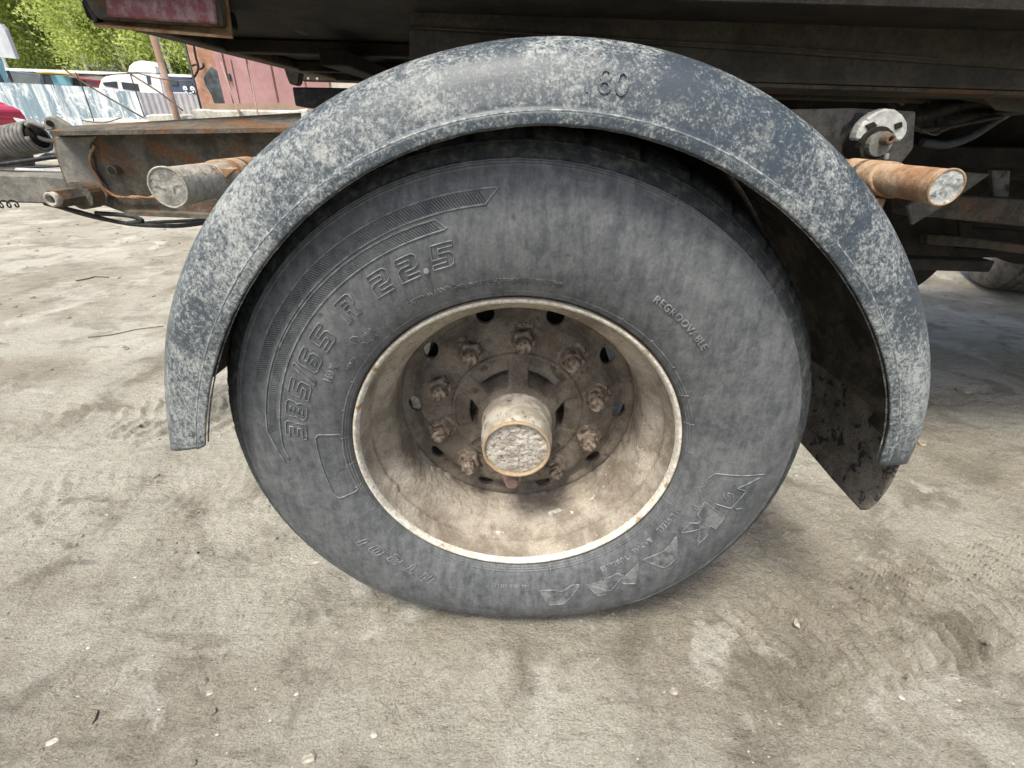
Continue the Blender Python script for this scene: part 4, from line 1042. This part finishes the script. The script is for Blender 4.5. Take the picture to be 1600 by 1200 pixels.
# blue shed
shed = empty('blue_shed', (0, 0, 0)); tag(shed, 'light blue shed with a grey sloping roof at the left edge', 'building')
BL = solid('light blue paint', (.25, .50, .60)); RG = solid('grey sheet roof', (.50, .53, .55))
bslab('wall', [(-90, 80), (-2, 90), (5, 108), (13, 131), (18, 150), (-90, 150)], 17, .5, BL, shed, 0)
bslab('roof', [(-90, 25), (5, 37), (12, 46), (31, 92), (-10, 88), (-90, 80)], 16.4, .12, RG, shed, 0)
slab('door', [(-30, 112), (-4, 114), (5, 131), (-25, 131)], 16.9, .08, DK, shed, 0)
# red car
RED = solid('red car paint', (.40, .02, .05), .25, .6); GLS = solid('car glass', (.05, .06, .07), .1, .6); BLK = solid('black trim', (.02, .02, .02), .5)
car = empty('red_car', (0, 0, 0)); tag(car, 'red car whose bonnet pokes in at the left edge behind the spring', 'car')
CYY = 9.0
o = bslab('body', [(-170, 172), (-110, 150), (-60, 152), (-30, 160), (0, 165), (20, 171), (36, 180), (45, 190), (48, 205), (48, 225), (-170, 225)], CYY, 1.6, RED, car, .06)
slab('windscreen', [(-105, 153), (-62, 154), (-40, 160), (-100, 163)], CYY - .01, .02, GLS, car, 0)
slab('headlight', [(20, 184), (36, 187), (44, 194), (30, 194)], CYY - .012, .04, WB, car, 0)
for x in (-20, 20, -130):
    pass
for x in (5, -130):
    c = at(x, 222, CYY); lathe('tyre', [(.001, 0), (.20, 0), (.31, .01), (.32, .05), (.32, .18), (.30, .2), (.001, .2)], 28, BLK, car, cx=c[0], cz=.32, cy=CYY - .02)
# vehicles beyond the fence
WHT = solid('white vehicle paint', (.78, .78, .76), .35, .5); YEL = solid('yellow roof', (.65, .45, .12), .5); CYN = solid('tinted screen', (.18, .38, .44), .2, .6)
tk = empty('white_truck', (0, 0, 0)); tag(tk, 'white truck cab with a tall rounded roof deflector behind the fence', 'truck')
TY = 21.0
bslab('cab', [(158, 124), (166, 119), (185, 116), (200, 113), (252, 114), (262, 118), (268, 146), (272, 200), (150, 200), (154, 135)], TY, .5, WHT, tk, .05)
bslab('roof_deflector', [(200, 112), (203, 103), (212, 97), (226, 94.5), (243, 96), (253, 104), (256, 114)], TY, .45, WHT, tk, .0)
slab('side_window', [(189, 128), (215, 131), (218, 143), (192, 139)], TY - .02, .03, GLS, tk, 0)
slab('windscreen', [(160, 129), (182, 127), (184, 138), (163, 134)], TY - .02, .03, GLS, tk, 0)
slab('air_duct', [(228, 118), (234, 118), (236, 132), (231, 132)], TY - .02, .03, DK, tk, 0)
tr_ = empty('tractor', (0, 0, 0)); tag(tr_, 'tractor cab with a yellow roof and bluish glass behind the fence', 'tractor')
bslab('cab', [(62, 115), (112, 118), (120, 138), (70, 136)], 19, 1.4, DK, tr_, .02)
slab('windscreen', [(78, 117), (106, 119), (112, 133), (84, 132)], 18.95, .05, CYN, tr_, .0)
slab('roof', [(55, 114), (58, 112), (76, 112), (78, 114)], 18.8, .5, YEL, tr_, .01)
slab('roof', [(90, 115), (92, 113), (112, 115), (112, 117.5)], 18.8, .3, YEL, tr_, .01)
slab('bonnet', [(112, 122), (124, 124), (126, 140), (114, 140)], 19, .3, BLK, tr_, .02)
rv = empty('red_van', (0, 0, 0)); tag(rv, 'red vehicle roof showing between the tractor and the white truck', 'van')
bslab('body', [(126, 124), (134, 121), (150, 122), (158, 126), (160, 160), (124, 160)], 22, 2, RED, rv, .05)
slab('window', [(130, 127), (150, 128), (152, 133), (131, 132)], 21.98, .05, GLS, rv, 0)
gv = empty('parked_van', (0, 0, 0)); tag(gv, 'grey panelled van between the blue shed and the tractor', 'van')
bslab('body', [(14, 112), (20, 110), (56, 112), (62, 118), (66, 160), (18, 160)], 20, 2, solid('grey van paint', (.30, .36, .38), .4), gv, .05)
slab('trim', [(12, 110), (20, 128), (17, 128), (9, 111)], 19.95, .05, BLK, gv, 0)
# garage block: orange stained wall and pink metal doors
def orange_mat():
    g = G('orange peeling plaster'); c = g.mix(g.rng(g.noise(2.2, 8, .7, dist=.6), .40, .60), (.36, .19, .12), (.50, .33, .24))
    c = g.mix(g.rng(g.noise(6, 7, .7, dist=1.), .58, .64, 0, .7), c, (.30, .22, .18)); g.bump(g.noise(9, 7, .7), .5, .03); return g.out(c, .9)
PINK = dirty('faded pink sheet metal', (.36, .20, .195), (.42, .25, .245), 1.5, .4, .6, third=(.30, .15, .12), tscale=2.5, tlo=.62, thi=.75, rough=.6, bstr=.15, fine=14, var=.08)
BLKS = dirty('black soot patch', (.05, .055, .055), (.10, .13, .14), 3, .4, .6, third=(.20, .11, .07), tscale=4, tlo=.6, thi=.7, rough=.9)
gar = empty('garage', (0, 0, 0)); tag(gar, 'low garage with stained orange plaster wall and faded pink metal doors', 'garage')
GY = 10.0
def qd(name, pix, Yv, th, mat, par, bv=0): return slab(name, pix, Yv, th, mat, par, bv)
qd('wall', [(286, 40), (420, 30), (420, 175), (318, 172), (300, 112)], GY, 3.5, orange_mat(), gar)
# soot patch with an uneven outline
qd('soot_patch', [(330, 104), (338, 110), (345, 108), (352, 120), (358, 140), (361, 160), (357, 163), (342, 164), (334, 160), (330, 148), (322, 135), (318, 122), (324, 112)], GY - .012, .012, BLKS, gar)
for i, (a, b) in enumerate([(344, 357), (360, 392), (395, 428), (431, 476), (479, 514)]):
    sl = .20 - .0012 * (a - 344)
    k0, k1 = .24 - .00045 * (a - 340), .24 - .00045 * (b - 340)
    qd('door_sheet', [(a - 70 * k0, 62), (b - 70 * k1, 62), (b + 33 * k1, 165), (a + 33 * k0, 163)], GY - .035, .03, PINK, gar, .004)
qd('door_ridge', [(357, 92), (359.5, 92), (374.5, 164), (372, 164)], GY - .06, .03, PINK, gar)
qd('door_handle', [(355, 115), (358, 115), (360, 126), (357, 126)], GY - .08, .04, DK, gar)
qd('base', [(310, 162), (520, 160), (520, 178), (316, 178)], GY - .09, .08, solid('rusty base strip', (.34, .24, .18)), gar)
ww = empty('pale_wall', (0, 0, 0)); tag(ww, 'pale cream wall beyond the end of the pink garage doors', 'wall')
qd('panel', [(516, 110), (700, 110), (700, 220), (524, 220)], 12, .4, solid('cream wall', (.62, .58, .48)), ww)
tube('pipe', [at(x, y, GY - .1) for x, y in [(303, 72), (306, 90), (310, 105), (305, 118), (300, 122)]], .02, BLK, gar, 6)
tube('pipe', [at(x, y, GY - .1) for x, y in [(300, 103), (307, 101), (312, 108), (318, 104), (317, 99)]], .018, BLK, gar, 6)
# posts
POLE = dirty('rusty pole', (.22, .14, .10), (.32, .24, .19), 3, .4, .6, rough=.8)
def post(name, q0, q1, Yv, r, mat, lab, cat):
    a, b = at(*q0, Yv), at(*q1, Yv); V, F = tubev([a, b], r, 10); o = mesh(name, V, F, mat, None, True); tag(o, lab, cat); return o
def ext(q0, q1, Yv):          # carry a post down to the ground along its own line
    a, b = at(*q0, Yv), at(*q1, Yv); t = a[2] / (a[2] - b[2]) if a[2] != b[2] else 1; g_ = a + (b - a) * t; return a, g_
def gpost(name, q0, q1, Yv, r, mat, lab, cat):
    a, g_ = ext(q0, q1, Yv); g_ = np.array([g_[0], g_[1], -.05]); V, F = tubev([a, g_], r, 10); o = mesh(name, V, F, mat, None, True); tag(o, lab, cat); return o
gpost('leaning_pole', (236, 45), (276, 182), 7.0, .045, POLE, 'thick rusty pole leaning left in front of the white truck', 'pole')
gpost('thin_post', (287, 62), (318, 185), 7.5, .016, BLK, 'thin dark post at the corner of the orange wall', 'post')
gpost('thin_post', (345, 96), (375, 182), 7.2, .010, POLE, 'thin rusty rod standing before the narrow pink sheet', 'post')
gpost('thin_post', (388, 100), (403, 180), 7.2, .010, POLE, 'thin rusty rod standing before the wide pink sheet', 'post')
BAR = dirty('rebar', (.08, .05, .04), (.16, .11, .08), 10, .4, .6)
reb = empty('rebar_frame', (0, 0, 0)); tag(reb, 'tangle of thin rusted rebar rods standing above the concrete blocks', 'rebar')
for pts in ([(96, 104), (118, 121), (165, 150), (224, 184)], [(183, 101), (203, 115), (250, 145), (286, 173)], [(118, 113), (130, 140), (147, 190)], [(203, 114), (213, 145), (226, 183)],
            [(124, 120), (160, 117), (215, 114)], [(215, 114), (250, 123), (300, 128)], [(128, 188), (160, 192), (190, 184)]):
    tube('rod', [at(x, y, 6.5) for x, y in pts], .007 if len(pts) == 3 else .010, BAR, reb, 6, 4)
# concrete blocks: a row of broken slabs
CONC = dirty('weathered concrete', (.40, .39, .33), (.54, .53, .46), 2.5, .4, .6, third=(.25, .25, .18), tscale=3, tlo=.58, thi=.7, rough=.95, bstr=.5, bdist=.02, fine=20)
def block(px0, px1, yt0, yt1, Yv, dep, lab):
    a = at(px0, yt0, Yv); b = at(px1, yt1, Yv); n = 14; V = []
    o = box('concrete_block', (a[0], Yv, -.05), (b[0], Yv + dep, (a[2] + b[2]) / 2), CONC, None, .02)
    bm = bmesh.new(); bm.from_mesh(o.data); bmesh.ops.subdivide_edges(bm, edges=bm.edges, cuts=5, use_grid_fill=True)
    for v in bm.verts:
        nn = float(fbm(np.array(v.co) + 3, 3.0, 3, 4)); v.co.z += .05 * nn * (v.co.z > .3); v.co.x += .02 * nn
    bm.to_mesh(o.data); bm.free(); tag(o, lab, 'concrete block', 'broken concrete blocks behind the frame rail'); return o
block(130, 226, 191, 184, 7.0, .8, 'longest pale concrete block left of the leaning pole')
block(228, 296, 183, 176, 7.1, .8, 'pale broken concrete block at the foot of the leaning pole')
block(298, 372, 173, 171, 7.2, .8, 'pale concrete block below the orange wall')
block(374, 480, 172, 172, 7.3, .8, 'pale concrete block in front of the pink doors')

# ---- birch wood beyond
def leaf_mat():
    g = G('spring birch leaves'); oi = g.n('ShaderNodeObjectInfo')
    c = g.mix(g.rng(g.noise(.9, 4, .6), .38, .62), (.30, .39, .07), (.50, .56, .17)); c = g.mix(g.rng(g.noise(7, 3, .5), .4, .62, 0, .6), c, (.52, .58, .22))
    c = g.mix(g.rng(oi.outputs['Random'], 0, 1, 0, .45), c, (.24, .30, .10))
    g.out(c, .6, 0, .3)
    tl_ = g.n('ShaderNodeBsdfTranslucent'); g.l(c, tl_.inputs[0]); mx = g.n('ShaderNodeMixShader'); mx.inputs[0].default_value = .55
    g.l(g.b.outputs[0], mx.inputs[1]); g.l(tl_.outputs[0], mx.inputs[2]); g.l(mx.outputs[0], g.t.nodes['Material Output'].inputs[0]); return g.m
LEAF = leaf_mat(); BARK = dirty('birch bark', (.55, .53, .48), (.70, .69, .65), 6, .4, .6, third=(.07, .065, .06), tscale=5, tlo=.60, thi=.64, rough=.8)
def tree_meshes(seed, Ht=13., R0=2.6, nleaf=9000):
    rg = np.random.default_rng(seed)
    trunk = [(0, 0, 0), (.15 * rg.normal(), .1, Ht * .3), (.3 * rg.normal(), .2 * rg.normal(), Ht * .65), (.4 * rg.normal(), 0, Ht)]
    parts = [tubev(smoothpts(trunk, 5), list(np.linspace(.13, .02, 16)), 7)]
    ends = []; tp = smoothpts(trunk, 5)
    for i in range(26):
        h = rg.uniform(.16, .95); b = tp[int(h * 15)]; a = rg.uniform(0, 6.28); L = R0 * (1.15 - h) * rg.uniform(.5, 1.1) + .3
        e = b + np.array([math.cos(a) * L, math.sin(a) * L, L * rg.uniform(.15, .7)]); m_ = (b + e) / 2 + [0, 0, .15 * L]
        parts.append(tubev([b, m_, e], [.035, .02, .008], 4)); ends += [m_, e, b * .3 + e * .7]
    ends = np.array(ends); c = ends[rg.integers(0, len(ends), nleaf)] + rg.normal(0, .42, (nleaf, 3)) * [1, 1, 1.0]
    s = rg.uniform(.06, .13, nleaf)[:, None]; u = rg.normal(size=(nleaf, 3)); u /= np.linalg.norm(u, axis=1)[:, None]; v = np.cross(u, rg.normal(size=(nleaf, 3))); v /= np.linalg.norm(v, axis=1)[:, None]
    Q = np.stack([c - u * s, c - v * s * .6, c + u * s, c + v * s * .6], 1).reshape(-1, 3)
    tm = bpy.data.meshes.new('trunk'); V, F = merge(parts); tm.from_pydata([tuple(x) for x in V], [], F); tm.materials.append(BARK)
    o = mesh_np('crown', Q, np.arange(nleaf * 4).reshape(-1, 4), LEAF, None, False); cmh = o.data; bpy.data.objects.remove(o); return tm, cmh
TM = [tree_meshes(3), tree_meshes(4, 11, 2.2), tree_meshes(5, 15, 3.0)]
rg = np.random.default_rng(11)
spots = []
for k in range(46):
    px = rg.uniform(-130, 330); Yv = rg.uniform(33, 58); p = at(px, 150, Yv); spots.append((p[0], Yv))
for i, (x, y) in enumerate(spots):
    t = empty('birch_tree', (x, y, -.1)); tag(t, 'slender birch with bright fresh leaves in the wood beyond the yard', 'tree', 'birches in the wood beyond the yard')
    t.rotation_euler = (0, 0, rg.uniform(0, 6.28)); s = rg.uniform(.8, 1.15); t.scale = (s, s, s)
    tm, cmh = TM[i % 3]; link('trunk', tm, None, t); link('crown', cmh, None, t)
